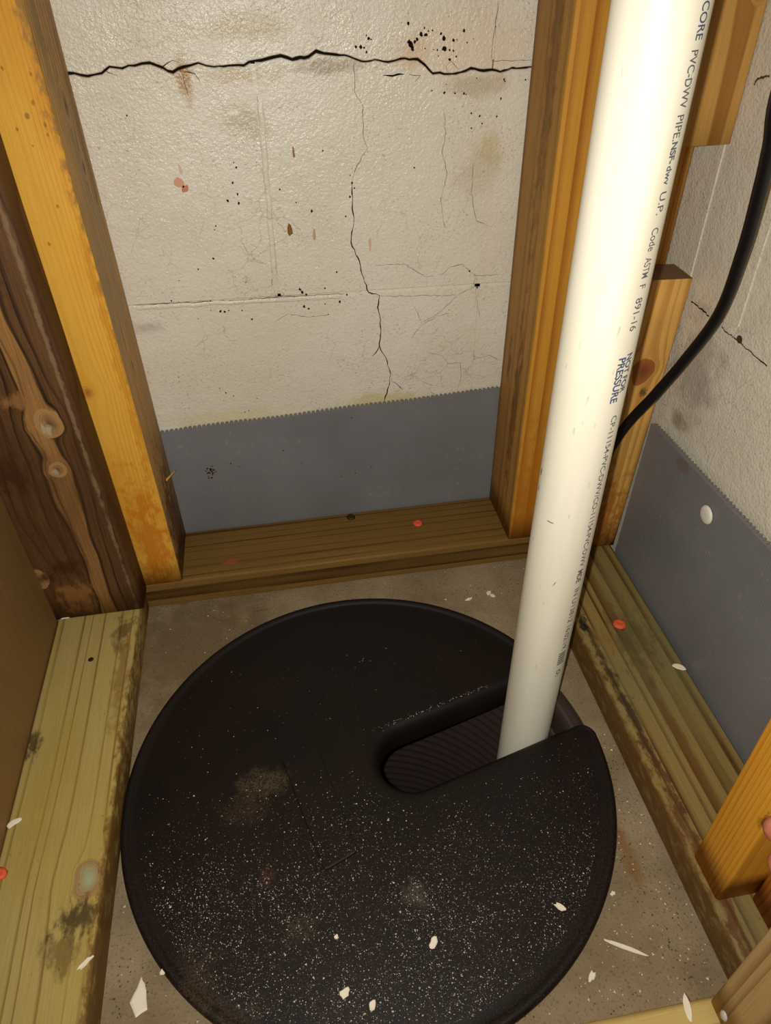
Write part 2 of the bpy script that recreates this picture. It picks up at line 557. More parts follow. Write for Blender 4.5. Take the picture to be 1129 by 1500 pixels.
# raised beads of paint left along the joints by the trowel
def bead(px0, px1, w, h):
    (xa, za), (xb, zb) = wpt(*px0), wpt(*px1)
    t = Vector((xb - xa, zb - za)); L = t.length; t.normalize(); nn = Vector((-t.y, t.x))
    ns = int(L / 0.004)
    V, F = [], []
    for i in range(ns + 1):
        e = min(1.0, i / 3, (ns - i) / 3)
        c = Vector((xa, za)).lerp(Vector((xb, zb)), i / ns) + nn * 0.0009 * mnoise.noise((i * 0.35, L * 9, 0.5))
        hh = h * (0.7 + 0.6 * mnoise.noise((i * 0.23, 4.0, L))) * e
        for k in range(7):
            a = PI * k / 6
            q = c + nn * (-math.cos(a) * w / 2)
            V.append((q.x, YW + 0.0003 - math.sin(a) * hh, q.y))
        if i:
            for k in range(6): F.append(((i - 1) * 7 + k, (i - 1) * 7 + k + 1, i * 7 + k + 1, i * 7 + k))
    o = mesh('paint_bead', V, F, M_mortar, None, True)
    bm = bmesh.new(); bm.from_mesh(o.data); bmesh.ops.recalc_face_normals(bm, faces=bm.faces); bm.to_mesh(o.data); bm.free()
    wpart(o)


bead((380, 140), (404, 424), 0.0060, 0.0022)
bead((190, 452), (506, 434), 0.0050, 0.0018)
# dark ribbon painting the shade inside the open crack
V, F = [], []
for i, ((x, z), w) in enumerate(zip(fine, cw)):
    V += [(x, YW + 0.004, z + w * 0.7 + 0.002), (x, YW + 0.004, z - w * 0.7 - 0.002)]
    if i: F.append((2 * i - 2, 2 * i - 1, 2 * i + 1, 2 * i))
wpart(mesh('crack_void_dark', V, F, M_crack_dark))


def hairline(pts, w, parent_fn, mat, name='hairline_crack', y=YW):
    q = []
    for (x0, z0), (x1, z1) in zip(pts, pts[1:]):
        L = math.hypot(x1 - x0, z1 - z0)
        ns = max(1, int(L / 0.004))
        for k in range(ns):
            t = k / ns
            q.append((x0 + (x1 - x0) * t + RND.uniform(-.0007, .0007) * (k > 0), z0 + (z1 - z0) * t + RND.uniform(-.0007, .0007) * (k > 0)))
    q.append(pts[-1])
    V, F = [], []
    for i, (x, z) in enumerate(q):
        a, b = q[max(0, i - 1)], q[min(len(q) - 1, i + 1)]
        t = Vector((b[0] - a[0], b[1] - a[1])); t.normalize()
        ww = w * RND.uniform(0.35, 1.1) * (0.3 if i in (0, len(q) - 1) else 1) / 2
        V += [(x - t.y * ww, y - 0.00012, z + t.x * ww), (x + t.y * ww, y - 0.00012, z - t.x * ww)]
        if i: F.append((2 * i - 2, 2 * i - 1, 2 * i + 1, 2 * i))
    return parent_fn(mesh(name, V, F, mat))


def z2(l): return [wpt(400 + x / 2.688, y / 2.688) for x, y in l]
def z5(l): return [wpt(400 + x / 2.688, 440 + y / 2.688) for x, y in l]


main = [(518, 92), (518, 102), (519, 134), (532, 156), (532, 201), (538, 216), (523, 242), (515, 268), (516, 298), (518, 327), (514, 355),
        (526.5, 383), (530, 402), (539.5, 428), (556, 433), (553, 450), (556, 462), (558, 485), (555.5, 507), (564, 522), (572, 548),
        (569, 566), (562, 591)]
hairline([wpt(*q) for q in main[:8]], 0.0006, wpart, M_hair)
hairline([wpt(*q) for q in main[7:]], 0.0013, wpart, M_crack_dark)
for l, w in ((z5([(418, 180), (405, 205), (390, 220)]), .0012), (z5([(462, 315), (485, 328), (510, 352)]), .0009),
             (z2([(430, 296), (470, 299), (515, 292)]), .0016), (z2([(535, 293), (580, 297), (560, 320)]), .0008)):
    hairline(l, w, wpart, M_crack_dark)
for l in (z2([(655, 1085), (700, 1050), (745, 1040), (795, 1085), (890, 1082)]), z2([(795, 1085), (790, 1130), (730, 1160), (640, 1240), (585, 1270)]),
          z2([(375, 1150), (430, 1165), (560, 1165), (720, 1162)]), z2([(800, 1085), (800, 1180), (815, 1250)]),
          z5([(610, 205), (660, 215), (690, 250), (735, 245), (740, 300), (722, 365)]), z5([(780, 218), (815, 228), (850, 215), (890, 235)]),
          z5([(555, 20), (585, 95), (545, 150)]), z5([(585, 95), (650, 60), (700, 50)]), z5([(618, 350), (640, 380)]),
          z2([(640, 1085), (600, 1090), (520, 1040), (400, 1045)]), z2([(0, 1270), (60, 1235), (140, 1250), (220, 1238)]),
          z2([(860, 240), (866, 150), (880, 60), (888, 0)]), z2([(860, 238), (940, 240), (1015, 235)]), z2([(690, 290), (680, 260), (700, 240), (730, 275)]),
          z2([(670, 430), (680, 520), (665, 600), (685, 680), (660, 780), (675, 900)]), z2([(785, 640), (780, 760), (800, 870), (850, 890)])):
    hairline(l, 0.0005, wpart, M_hair)
for l in ([(376, 140), (381, 190), (388, 240), (394, 320), (399, 420)], [(196, 447), (280, 443), (350, 440), (420, 434), (505, 430)]):
    hairline([wpt(*q) for q in l], 0.0008, wpart, M_hair)
for l in ([(560, 600), (590, 596), (640, 600)], [(235, 103), (246, 92), (253, 88), (262, 92)], [(262, 100), (268, 110), (271, 125), (276, 140)],
          [(150, 99), (158, 106), (172, 111)], [(268, 105), (285, 108), (292, 118)]):
    hairline([wpt(*q) for q in l], 0.0009, wpart, M_crack_dark if l[0][1] < 200 else M_hair)


def spot_mesh(name, spots, mat, y, axis=1):
    """Thin irregular flecks; spots = (a, z, ra, rz)"""
    V, F = [], []
    for (x, z, ra, rz) in spots:
        k = len(V)
        n = RND.randint(7, 10)
        ph = RND.uniform(0, 6)
        for i in range(n):
            a = 2 * PI * i / n
            s = RND.uniform(0.55, 1.15)
            V.append((x + ra * s * math.cos(a + ph), y, z + rz * s * math.sin(a + ph)))
        F.append(tuple(range(k, k + n)))
    return mesh(name, V, F, mat)


PXM = 0.00062
s5 = [(215, 235, 26), (225, 262, 16), (200, 212, 14), (195, 72, 10), (290, 155, 15), (325, 160, 13), (345, 130, 7), (375, 125, 7), (440, 150, 9), (462, 185, 15),
      (535, 200, 12), (560, 195, 6), (612, 130, 10), (465, 265, 18), (505, 345, 11), (555, 322, 8), (420, 318, 5), (385, 270, 5), (413, 272, 7), (505, 272, 8), (532, 277, 8), (260, 190, 13), (245, 212, 12),
      (316, 105, 8), (320, 262, 6), (500, 20, 5), (635, 217, 6), (683, 190, 4), (465, 595, 10), (545, 598, 9), (612, 600, 9), (628, 606, 6), (668, 748, 8), (730, 768, 8), (748, 825, 7),
      (860, 772, 8), (668, 860, 8), (890, 640, 8), (915, 493, 10), (920, 510, 6), (1075, 497, 7), (370, 578, 7), (480, 530, 4), (708, 485, 6), (850, 98, 5)]
sp = []
for x, y, r in s5:
    a, z = wpt(560 + x / 5.13, 20 + y / 5.13)
    sp.append((a, z, r / 5.13 * PXM, r / 5.13 * PXM * RND.uniform(0.9, 1.4)))
for x, y, r in ((325, 185, 7), (345, 186, 9), (358, 188, 6), (375, 152, 8), (366, 140, 4), (368, 205, 6), (385, 155, 4), (532, 92, 6), (195, 593, 5), (152, 830, 8), (25, 746, 5), (90, 797, 4), (555, 660, 5),
                (773, 1067, 7), (286, 852, 5), (828, 676, 3), (310, 720, 6), (302, 775, 6), (303, 690, 4), (320, 740, 5), (250, 1072, 6), (262, 1188, 9), (115, 1150, 11), (105, 1140, 8), (130, 1160, 7),
                (203, 1135, 6), (290, 1160, 6), (205, 1197, 5), (227, 1170, 5), (122, 1207, 9), (140, 1215, 6), (217, 1238, 4)):
    a, z = wpt(400 + x / 2.688, y / 2.688)
    sp.append((a, z, r / 2.688 * PXM * .8, r / 2.688 * PXM * 0.9))
for x, y, r in ((897, 790, 9), (935, 765, 7), (940, 800, 8), (915, 720, 7), (930, 660, 7), (920, 640, 4), (1102, 746, 5), (780, 1060, 6), (840, 1018, 7), (705, 1105, 4), (675, 1185, 7), (828, 1185, 5), (868, 1225, 9),
                (885, 1228, 8), (900, 1222, 5), (953, 1222, 6), (992, 1257, 7), (780, 1255, 4), (830, 1222, 4), (500, 455, 5), (850, 890, 5), (845, 905, 5), (925, 1090, 3), (1010, 640, 3)):
    a, z = wpt(x / 2.688, y / 2.688)
    sp.append((a, z, r / 2.688 * PXM * .7, r / 2.688 * PXM * .8))
for x, y, r in ((860, 490, 4), (490, 36, 5), (527, 62, 7), (572, 80, 5), (710, 95, 5), (640, 175, 5), (663, 167, 5), (485, 243, 7), (310, 155, 4), (1060, 122, 4), (620, 180, 4), (515, 105, 4)):
    a, z = wpt(200 + x / 4.03, 560 + y / 4.03)
    sp.append((a, z, r / 4.03 * PXM, r / 4.03 * PXM))
tag(wpart(spot_mesh('mould_spots', sp, M_mould, YW - 0.00015)), kind='stuff')
for (px, py, ra, rz, c, nm) in ((262, 268, .0062, .005, srgb(214, 160, 128), 'pink_smear'), (271, 276, .004, .0045, srgb(190, 134, 104), 'pink_smear'), (264, 248, .0022, .006, srgb(214, 186, 160), 'pink_smear'),
                                (425, 338, .0028, .007, srgb(128, 92, 40), 'brown_scuff'), (542, 358, .0018, .009, srgb(206, 176, 150), 'pink_smear'),
                                (460, 345, .0015, .008, srgb(180, 155, 122), 'brown_scuff'), (430, 224, .0012, .006, srgb(150, 112, 84), 'brown_scuff')):
    a, z = wpt(px, py)
    wpart(spot_mesh(nm, [(a, z, ra, rz)], plain(nm, c, 0.7), YW - 0.00013))

# ------------------------------------------------------------------ right wall
XW = 0.358
wall_right = empty('wall_right', (XW, 0, 0))
tag(wall_right, 'off-white painted concrete block wall on the right behind the cable', kind='structure')
bpy.context.view_layer.update()
pr_ = lambda a, z, d: (XW + d, a, z)


def rpart(o):
    o.parent = wall_right
    o.matrix_parent_inverse = wall_right.matrix_world.inverted()
    return o


ZR = 0.353
zr = lambda y: ZR + (y - 0.15) * 0.06
for y0, y1 in ((-0.25, 0.157), (0.159, 0.246), (0.248, YW)):
    block_piece([(y1 - J, zr(y1) + J), (y0 + J, zr(y0) + J), (y0 + J, 0.556), (y1 - J, 0.556)], wall_right, pr_, M_wallr)
for y0, y1 in ((-0.45, -0.045), (-0.045, YW)):
    block_piece([(y1 - J, 0.152), (y0 + J, 0.152), (y0 + J, zr(y0) - J), (y1 - J, zr(y1) - J)], wall_right, pr_, M_wallr)
    block_piece([(y1 - J, 0.558), (y0 + J, 0.558), (y0 + J, 0.76), (y1 - J, 0.76)], wall_right, pr_, M_wallr)
    block_piece([(y1 - J, -0.02), (y0 + J, -0.02), (y0 + J, 0.150), (y1 - J, 0.150)], wall_right, pr_, M_wallr)
block_piece([(-0.252, zr(-.252)), (-0.65, zr(-.65)), (-0.65, 0.556), (-0.252, 0.556)], wall_right, pr_, M_wallr)
rpart(boxes('mortar_joint', [(XW + 0.0009, XW + 0.06, -0.65, YW, 0.325, 0.38), (XW + 0.0009, XW + 0.06, -0.65, YW, 0.55, 0.564),
                             (XW - 0.0010, XW + 0.06, 0.1555, 0.1605, 0.36, 0.55), (XW - 0.0010, XW + 0.06, 0.2445, 0.2495, 0.36, 0.55),
                             (XW + 0.0009, XW + 0.06, -0.65, YW, 0.145, 0.157)], M_wallr))
rpart(boxes('block_core', [(XW + 0.0712, XW + 0.2, -0.65, YW + 0.2, -0.02, 0.95)], M_crack_dark))


def rhair(pts, w, mat):
    q = []
    for (a, b), (c, d) in zip(pts, pts[1:]):
        for k in range(4): q.append(on(a + (c - a) * k / 4 + RND.uniform(-1, 1), b + (d - b) * k / 4 + RND.uniform(-1, 1), 0, XW))
    q.append(on(*pts[-1], 0, XW))
    V, F = [], []
    for i, p in enumerate(q):
        a, b = q[max(0, i - 1)], q[min(len(q) - 1, i + 1)]
        t = (b - a); t.normalize()
        ww = w * RND.uniform(.5, 1.1) / 2
        V += [(XW - 0.0013, p.y - t.z * ww, p.z + t.y * ww), (XW - 0.0013, p.y + t.z * ww, p.z - t.y * ww)]
        if i: F.append((2 * i - 2, 2 * i - 1, 2 * i + 1, 2 * i))
    rpart(mesh('hairline_crack', V, F, mat))


rhair([(1014, 441), (1022, 447), (1030, 454), (1040, 463)], 0.0016, M_crack_dark)
rhair([(1058, 478), (1066, 487), (1078, 495), (1095, 510), (1108, 522), (1125, 536)], 0.0012, M_crack_dark)
rhair([(1106, 125), (1112, 116), (1122, 112), (1129, 112)], 0.002, M_hair)
p = on(1085, 497, 0, XW)
V = [(XW - 0.0014, p.y + 0.0042 * math.cos(a), p.z + 0.0035 * math.sin(a)) for a in np.linspace(0, 2 * PI, 12, endpoint=False)]
rpart(mesh('pinhole', V, [tuple(range(12))], plain('pinhole', srgb(70, 56, 30), 0.9)))

# ------------------------------------------------------------------ lumber
OLV, OLVD = srgb(176, 150, 84), srgb(98, 70, 28)
# left bottom plate (runs away from the camera), width 89, local z along +Y, local x = world x
Z3, X3, Y3 = Vector((0, 0, 1)), Vector((1, 0, 0)), Vector((0, 1, 0))


def plate(name, x0, x1, y0, y1, along, mat, label, z1=0.038):
    if along == 'y':
        o = lumber(name, (x1 - x0, z1, y1 - y0), mat)
        axes(o, X3, -Z3, Y3, ((x0 + x1) / 2, y0, z1 / 2))    # local x=+X, y=-Z, z=+Y
    else:
        o = lumber(name, (y1 - y0, z1, x1 - x0), mat)
        axes(o, Y3, Z3, X3, (x0, (y0 + y1) / 2, z1 / 2))     # local x=+Y, y=+Z, z=+X
    return tag(o, label, 'lumber')


def lp(px, py, x0, y0):                                      # photo point on a y-running plate -> local (u, z)
    p = on(px, py, 2, 0.038)
    return (p.x - x0, p.y - y0)


lx = (-0.317 - 0.228) / 2
k1 = lp(130, 1288, lx, -0.70)
s1 = lp(118, 1345, lx, -0.70)
s2 = lp(178, 925, lx, -0.70)
s3 = lp(180, 1100, lx, -0.70)
M_lp = wood('left_plate_wood', srgb(180, 160, 96), srgb(118, 88, 38), pith=(-0.075, 0.02), freq=75, wob=0.004, wav=0.5, thin=True, knotlight=srgb(150, 104, 50),
            knots=[(k1[0], k1[1], 0.0125, 0.72)], tint=srgb(166, 142, 62), seed=2.2, contrast=1.1, grain=0.14,
            knotcol=srgb(158, 172, 140), specks=0.35,
            stains_glints=((s1[0], s1[1], .028, .016, srgb(56, 42, 20), .85), (s1[0] - .01, s1[1] - .022, .02, .02, srgb(84, 64, 26), .6),
                    (s2[0], s2[1], .012, .03, srgb(60, 48, 22), .7), (s3[0] + .004, s3[1], .008, .05, srgb(150, 100, 30), .7),
                    (-0.04, 0.77, .010, .02, srgb(50, 40, 20), .8), (0.046, 0.55, .007, .5, srgb(104, 72, 30), .85), (0.035, .84, .01, .09, srgb(124, 90, 40), .6)))
plate('bottom_plate', -0.317, -0.228, -0.70, 0.268, 'y', M_lp, 'olive treated bottom plate on the left floor with a greenish knot')

rx = (0.247 + 0.338) / 2
M_rp = wood('right_plate_wood', srgb(150, 126, 70), srgb(84, 56, 22), pith=(0.09, 0.03), freq=80, wob=0.004, wav=0.5,
            tint=srgb(122, 118, 78), seed=5.1, contrast=1.3, grain=0.2, specks=0.4,
            stains_glints=((-0.034, 0.43, .007, .14, srgb(44, 32, 18), .8), (-0.037, 0.53, .008, .02, srgb(26, 18, 10), .95), (-0.047, 0.40, .006, .6, srgb(98, 64, 28), .85), 
                    (-0.02, 0.50, .016, .03, srgb(140, 104, 48), .5), (0.0, 0.38, .006, .10, srgb(112, 70, 28), .55), (-0.036, 0.26, .008, .16, srgb(90, 52, 26), .8),
                    (0.008, 0.50, .03, .06, srgb(84, 76, 50), .55)))
plate('bottom_plate', 0.247, 0.338, -0.41, 0.268, 'y', M_rp, 'dark streaked bottom plate on the right floor below the plain grey sheet')

M_bp = wood('back_plate_wood', srgb(132, 100, 48), srgb(70, 44, 16), pith=(-0.055, 0.0), freq=85, wob=0.003, wav=0.4, thin=True,
            tint=srgb(112, 84, 36), seed=8.3, contrast=1.35, grain=0.2, specks=0.3)
plate('bottom_plate', -0.317, 0.338, 0.268, 0.357, 'x', M_bp, 'brown bottom plate along the back wall between the two upright studs')
M_fp = wood('front_plate_wood', srgb(206, 180, 112), srgb(150, 118, 58), pith=(-0.09, 0.01), freq=60, wob=0.003, wav=0.4, seed=9.7, grain=0.12)
plate('bottom_plate', -0.227, 0.246, -0.320, -0.231, 'x', M_fp, 'pale yellow bottom plate at the front bottom edge')

HT = 1.25
# yellow stud at the back left: fresh front edge, weathered broad side
M_ys = wood('yellow_stud_edge', srgb(226, 172, 66), srgb(196, 128, 26), pith=(-0.016, -0.02), freq=420, wob=0.002, seed=1.1, grain=0.12,
            knots=[(-0.0165, 0.258, 0.0085, 0.75)], tint=srgb(208, 136, 20), contrast=0.55, specks=0.0, knotcol=srgb(150, 78, 28),
            stains_glints=((0.0, 0.06, .024, .12, srgb(196, 112, 14), .75), (0.018, .3, .005, .25, srgb(190, 120, 24), .5), (0.0235, .62, .010, .22, srgb(150, 112, 58), .9), (0.0235, .42, .005, .16, srgb(150, 112, 58), .7)) + tuple(
                (on(px, py, 1, .268).x + .204, on(px, py, 1, .268).z - .038, 0.0017, .0022, srgb(130, 88, 28), .7)
                for px, py in ((48, 150), (40, 170), (66, 183), (70, 198), (48, 214), (72, 357), (3, 100), (45, 109), (84, 302), (25, 190))))
M_yb = wood('weathered_stud_side', srgb(204, 160, 92), srgb(134, 94, 46), pith=(0.06, 0.05), freq=190, wob=0.004, seed=3.3, tang=1,
            knots=[(0.004, 0.490, 0.0105, 0.55), (0.009, 0.441, 0.0065, 0.5), (-0.006, 0.262, 0.0050, 0.2), (0.012, 0.345, 0.003, 0.2)], tint=srgb(150, 130, 92), contrast=1.1, grain=0.35,
            knotcol=srgb(44, 24, 12), specks=0.3,
            stains_glints=((-0.001, 0.46, .008, .04, srgb(140, 130, 112), .7), (0.0, 0.03, .06, .15, srgb(92, 52, 20), .85), (-.02, .55, .02, .08, srgb(128, 110, 66), .6), (.01, .36, .012, .09, srgb(150, 140, 120), .5), (.03, .47, .008, .12, srgb(120, 74, 30), .6)))
o = lumber('wall_stud', (0.0445, 0.089, HT), [M_ys, M_yb], facemat={(0, 1): 1, (0, -1): 1})
o.location = (-0.2040, 0.3125, 0.038)
tag(o, 'bright yellow upright stud left of the cracked wall', 'lumber')
# dark knotty stud
dk = lambda px, py: (on(px, py, 1, 0.230).x + 0.27245, on(px, py, 1, 0.230).z - 0.038)
K = [dk(63, 622), dk(78, 690), dk(52, 850)]
M_dk = wood('knotty_stud_wood', srgb(104, 72, 42), srgb(50, 31, 16), pith=(0.10, -0.012), freq=75, wob=0.020, seed=4.4, wav=2.6, thin=True, knotlight=srgb(176, 134, 84),
            knots=[(K[0][0], K[0][1], 0.0135, 0.85), (K[1][0], K[1][1], 0.0065, 0.7), (K[2][0], K[2][1], 0.011, 0.8)],
            halo=(0.0110, srgb(160, 116, 66), K[1][0] + 0.002), contrast=1.2, grain=0.4, tint=srgb(76, 48, 26),
            knotcol=srgb(80, 58, 38),
            stains_glints=((-0.03, 0.20, .022, .03, srgb(66, 36, 16), .8), (0.005, 0.40, .03, .05, srgb(60, 36, 18), .6), (-0.012, 0.075, .02, .018, srgb(60, 30, 14), .7), (0.043, .35, .0028, .5, srgb(140, 116, 84), .6), (K[0][0] + .003, K[0][1] - .006, .009, .008, srgb(176, 160, 134), .85), (K[1][0] + .001, K[1][1] - .002, .004, .005, srgb(170, 154, 128), .8), (K[0][0] - .012, K[0][1] + .026, .022, .010, srgb(150, 104, 60), .7), (-.015, .03, .025, .03, srgb(146, 100, 54), .75), (K[2][0] + .012, K[2][1], .010, .009, srgb(50, 28, 14), .8)))  # the long pale streak by the right edge is a painted edge highlight
o = lumber('wall_stud', (0.0991, 0.0365, HT), M_dk)
o.location = (-0.27245, 0.24925, 0.038)
tag(o, 'dark brown knotty upright stud at the left edge beside the yellow stud', 'lumber')
# right back stud
M_rs = wood('orange_stud_edge', srgb(198, 142, 50), srgb(150, 88, 18), pith=(0.03, -0.09), freq=130, wob=0.0015, seed=6.2, grain=0.14, contrast=1.2, wav=0.4,
            stains_glints=((0, 0.04, .03, .16, srgb(180, 106, 20), .6),))
M_rb = wood('scuffed_stud_side', srgb(182, 134, 62), srgb(126, 84, 34), pith=(0.06, 0.09), freq=110, wob=0.002, seed=7.2, tang=1, grain=0.4, contrast=0.8, wav=0.4,
            stains_glints=((-0.012, .18, .012, .12, srgb(90, 56, 22), .7), (.02, .21, .006, .04, srgb(80, 62, 40), .7), (-.01, .5, .016, .2, srgb(104, 70, 30), .6)))
o = lumber('wall_stud', (0.038, 0.089, HT), [M_rs, M_rb], facemat={(0, 1): 1, (0, -1): 1})
o.location = (0.2365, 0.3125, 0.038)
tag(o, 'orange upright stud behind the white pipe, right of the cracked wall', 'lumber')
# corner stud in the right back corner
M_cs = wood('corner_stud_wood', srgb(206, 148, 62), srgb(152, 96, 32), pith=(-0.08, 0.05), freq=150, seed=8.1, grain=0.2)
o = lumber('wall_stud', (0.085, 0.038, HT), M_cs)
tilt = math.radians(2.2)
o.matrix_world = Matrix.Translation((0.2996, 0.2945, 0.0395)) @ Matrix.Rotation(math.radians(0.9), 4, 'Y')
tag(o, 'narrow strip of upright stud seen in the gap between the two blocking pieces', 'lumber')
M_b1 = wood('lower_block_wood', srgb(224, 174, 92), srgb(168, 112, 44), pith=(-0.05, -0.03), freq=95, wob=0.004, seed=2.9, grain=0.14, wav=0.8,
            knots=[(0.020, 0.240, 0.0125, 0.8)], knotcol=srgb(96, 46, 22), knotlight=srgb(160, 92, 40), contrast=1.0,
            stains_glints=((0.01, 0.04, .05, .09, srgb(150, 80, 18), .7), (0.026, .215, .008, .008, srgb(50, 26, 12), .7)))
M_be = wood('sawn_end', srgb(128, 98, 64), srgb(92, 66, 40), pith=(0.1, 0.1), freq=200, seed=3.1)
o = lumber('blocking_piece', (0.0885, 0.038, 0.335), [M_b1, M_be], facemat={(2, 1): 1}, bev=0.0015)
o.matrix_world = Matrix.Translation((0.2975, 0.2545, 0.0395)) @ Matrix.Rotation(math.radians(2.2), 4, 'Y')
tag(o, 'lower block of yellow lumber with a sawn top, behind the cable', 'lumber')
M_b2 = wood('upper_block_wood', srgb(198, 152, 80), srgb(150, 100, 42), pith=(0.03, -0.03), freq=75, wob=0.006, seed=11.4, grain=0.12, wav=1.2,
            knots=[(0.037, 0.105, 0.0075, 0.8)], knotcol=srgb(104, 40, 22), contrast=1.0)
o = lumber('blocking_piece', (0.089, 0.038, 0.5), M_b2)
o.location = (0.3125, 0.2545, 0.4875)
tag(o, 'upper block of lumber in the top right corner behind the pipe', 'lumber')
# stud standing on the right plate, nearest the camera
M_n1 = wood('near_stud_edge', srgb(222, 158, 50), srgb(188, 112, 18), pith=(0.02, -0.05), freq=240, wob=0.002, seed=12.2, grain=0.12, tang=1, contrast=0.8, wav=0.5,
            stains_glints=((-.016, .12, .005, .012, srgb(90, 48, 12), .9),))
o = lumber('wall_stud', (0.087, 0.037, HT), M_n1)
o.location = (0.2945, -0.1535, 0.038)
tag(o, 'orange stud standing on the right bottom plate, at the right edge', 'lumber')
M_n2 = wood('near_stud_second', srgb(190, 118, 34), srgb(140, 74, 16), pith=(0.05, -0.05), freq=150, seed=13.2, grain=0.15, tang=1)
o = lumber('wall_stud', (0.060, 0.036, HT), M_n2)
o.location = (0.3095, -0.1920, 0.038)
tag(o, 'reddish stud set back beside the orange one at the right edge', 'lumber')
# front right stud on the front plate
M_fs = wood('front_stud_wood', srgb(196, 164, 108), srgb(136, 96, 50), pith=(0.06, -0.02), freq=85, wob=0.002, seed=14.2, grain=0.12, tang=1, contrast=1.2, wav=0.5)
o = lumber('wall_stud', (0.034, 0.087, HT), M_fs)
o.location = (0.229, -0.2765, 0.038)
tag(o, 'pale greyish stud with wide grain in the bottom right corner', 'lumber')
bpy.context.view_layer.update()
bm = bmesh.new()
bmesh.ops.create_icosphere(bm, subdivisions=2, radius=1.0)
q = on(1060, 1488, 0, 0.2118)
bmesh.ops.transform(bm, matrix=Matrix.Translation(q) @ Matrix.Diagonal((0.0016, 0.0034, 0.0048, 1)), verts=bm.verts)
nh = from_bm('filled_nail_head', bm, plain('filler', srgb(206, 200, 190), 0.6), None, True)
nh.parent = o; nh.matrix_parent_inverse = o.matrix_world.inverted()
# board cladding the left side
M_pn = wood('side_panel_wood', srgb(146, 114, 68), srgb(110, 82, 44), pith=(0.3, -0.5), freq=28, wob=0.02, seed=15.5, grain=0.2, contrast=0.7, tang=1, wav=1.0)
o = lumber('side_panel', (0.018, 0.87, HT), M_pn, bev=0.001)
o.location = (-0.3265, -0.205, 0.0)
tag(o, 'plain brown board standing along the left edge', 'board')


# ------------------------------------------------------------------ grey fluted sheets between plates and walls
def sheet_mat(name):
    g = G(name, 0.42, 0.45)
    P = g.obj()
    n1 = g.noise(P, 10.0, 3.0)
    col = g.mix(g.rng(n1, 0.35, 0.7), srgb(126, 126, 128), srgb(114, 114, 115))
    S = g.sep(P)
    fl = g.m('SINE', g.m('MULTIPLY', S[0], 2 * PI / 0.0027))
    col = g.mix(g.rng(fl, -1, 1, 0.0, 0.16), col, srgb(98, 95, 92))
    d = g.noise(P, 130.0, 3.0, 0.6)
    dm = g.m('MULTIPLY', g.rng(d, 0.60, 0.70), g.rng(g.noise(P, 17.0, 2.0), 0.5, 0.65))
    col = g.mix(g.m('MULTIPLY', dm, 0.4), col, srgb(176, 168, 150))
    g.color(col)
    g.bump(g.m('ADD', g.m('MULTIPLY', fl, 0.25), g.noise(P, 200.0, 2.0)), 0.0003, 0.6)
    return g.mat


M_sheet = sheet_mat('grey_sheet')
M_core = plain('grey_flutes', srgb(120, 116, 110), 0.5, 0.4)


def fluted(name, L, topf, matrix, label, wall_gap=0.0064):
    """Local x along, y into the wall, z up."""
    root = empty(name)
    n = 40
    V, F = [], []
    for i in range(n + 1):
        x = L * i / n
        for y in (0.0, 0.0009):
            V += [(x, y, 0.001), (x, y, topf(x))]
    for i in range(n):
        a, b = 4 * i, 4 * i + 4
        F += [(a, b, b + 1, a + 1), (a + 2, a + 3, b + 3, b + 2), (a + 1, b + 1, b + 3, a + 3)]
    F += [(0, 1, 3, 2), (4 * n, 4 * n + 2, 4 * n + 3, 4 * n + 1)]
    mesh('facing_sheet', V, F, M_sheet, root)
    pitch = 0.0053
    V, F = [], []
    for k in range(int(L / pitch)):
        b = len(V)
        x0 = k * pitch
        ns = 7
        jit = RND.uniform(-0.0004, 0.0002)
        for i in range(ns):
            a = PI * i / (ns - 1)
            x = x0 + pitch * 0.5 - math.cos(a) * pitch * 0.46
            y = 0.0010 + math.sin(a) * wall_gap
            V += [(x, y, 0.002), (x, y, topf(x) + jit - 0.0002)]
        for i in range(ns - 1):
            F.append((b + 2 * i, b + 2 * i + 1, b + 2 * i + 3, b + 2 * i + 2))
        F.append(tuple(b + 2 * i + 1 for i in range(ns)))
    mesh('fluted_core', V, F, M_core, root)
    root.matrix_world = matrix
    tag(root, label, 'plastic sheet')
    return root


def tb(x):
    X = x - 0.316
    return 0.1935 + X * 0.033 + 0.0006 * math.sin(X * 40)


sh = fluted('fluted_plastic_sheet', 0.653, tb, Matrix.Translation((-0.316, 0.3585, 0)), 'grey plastic sheet with scalloped top edge at the foot of the cracked wall')
# y runs toward the camera on the right wall: local x = -Y, local y = +X
tr = lambda x: 0.2185 + x * 0.045
mr = Matrix((-Y3, X3, Z3)).transposed().to_4x4()
mr.translation = (0.3405, 0.228, 0.0)
sh2 = fluted('fluted_plastic_sheet', 0.60, tr, mr @ Matrix.Rotation(math.radians(-1.2), 4, 'X'), 'plain grey plastic sheet against the right wall with a white fastener')
# white fastener disc on the right sheet, brown mark
V, F = [], []
pl = on(1035, 754, 0, 0.3438)
bm = bmesh.new()
for (r, h) in ((0.0093, 0.0), (0.0093, 0.0012), (0.0075, 0.0022), (0.003, 0.0025)):
    ring = [bm.verts.new((-h, r * math.cos(a), r * math.sin(a))) for a in np.linspace(0, 2 * PI, 20, endpoint=False)]
    if h > 0:
        for i in range(20): bm.faces.new((prev[i], prev[(i + 1) % 20], ring[(i + 1) % 20], ring[i]))
    prev = ring
bm.faces.new(prev)
M_white = plain('white_plastic', srgb(226, 222, 208), 0.4, 0.4)
bpy.context.view_layer.update()
o = from_bm('fastener_disc', bm, M_white, None, True)
o.location = pl
o.parent = sh2
o.matrix_parent_inverse = sh2.matrix_world.inverted()
o['label'] = 'round white fastener head'
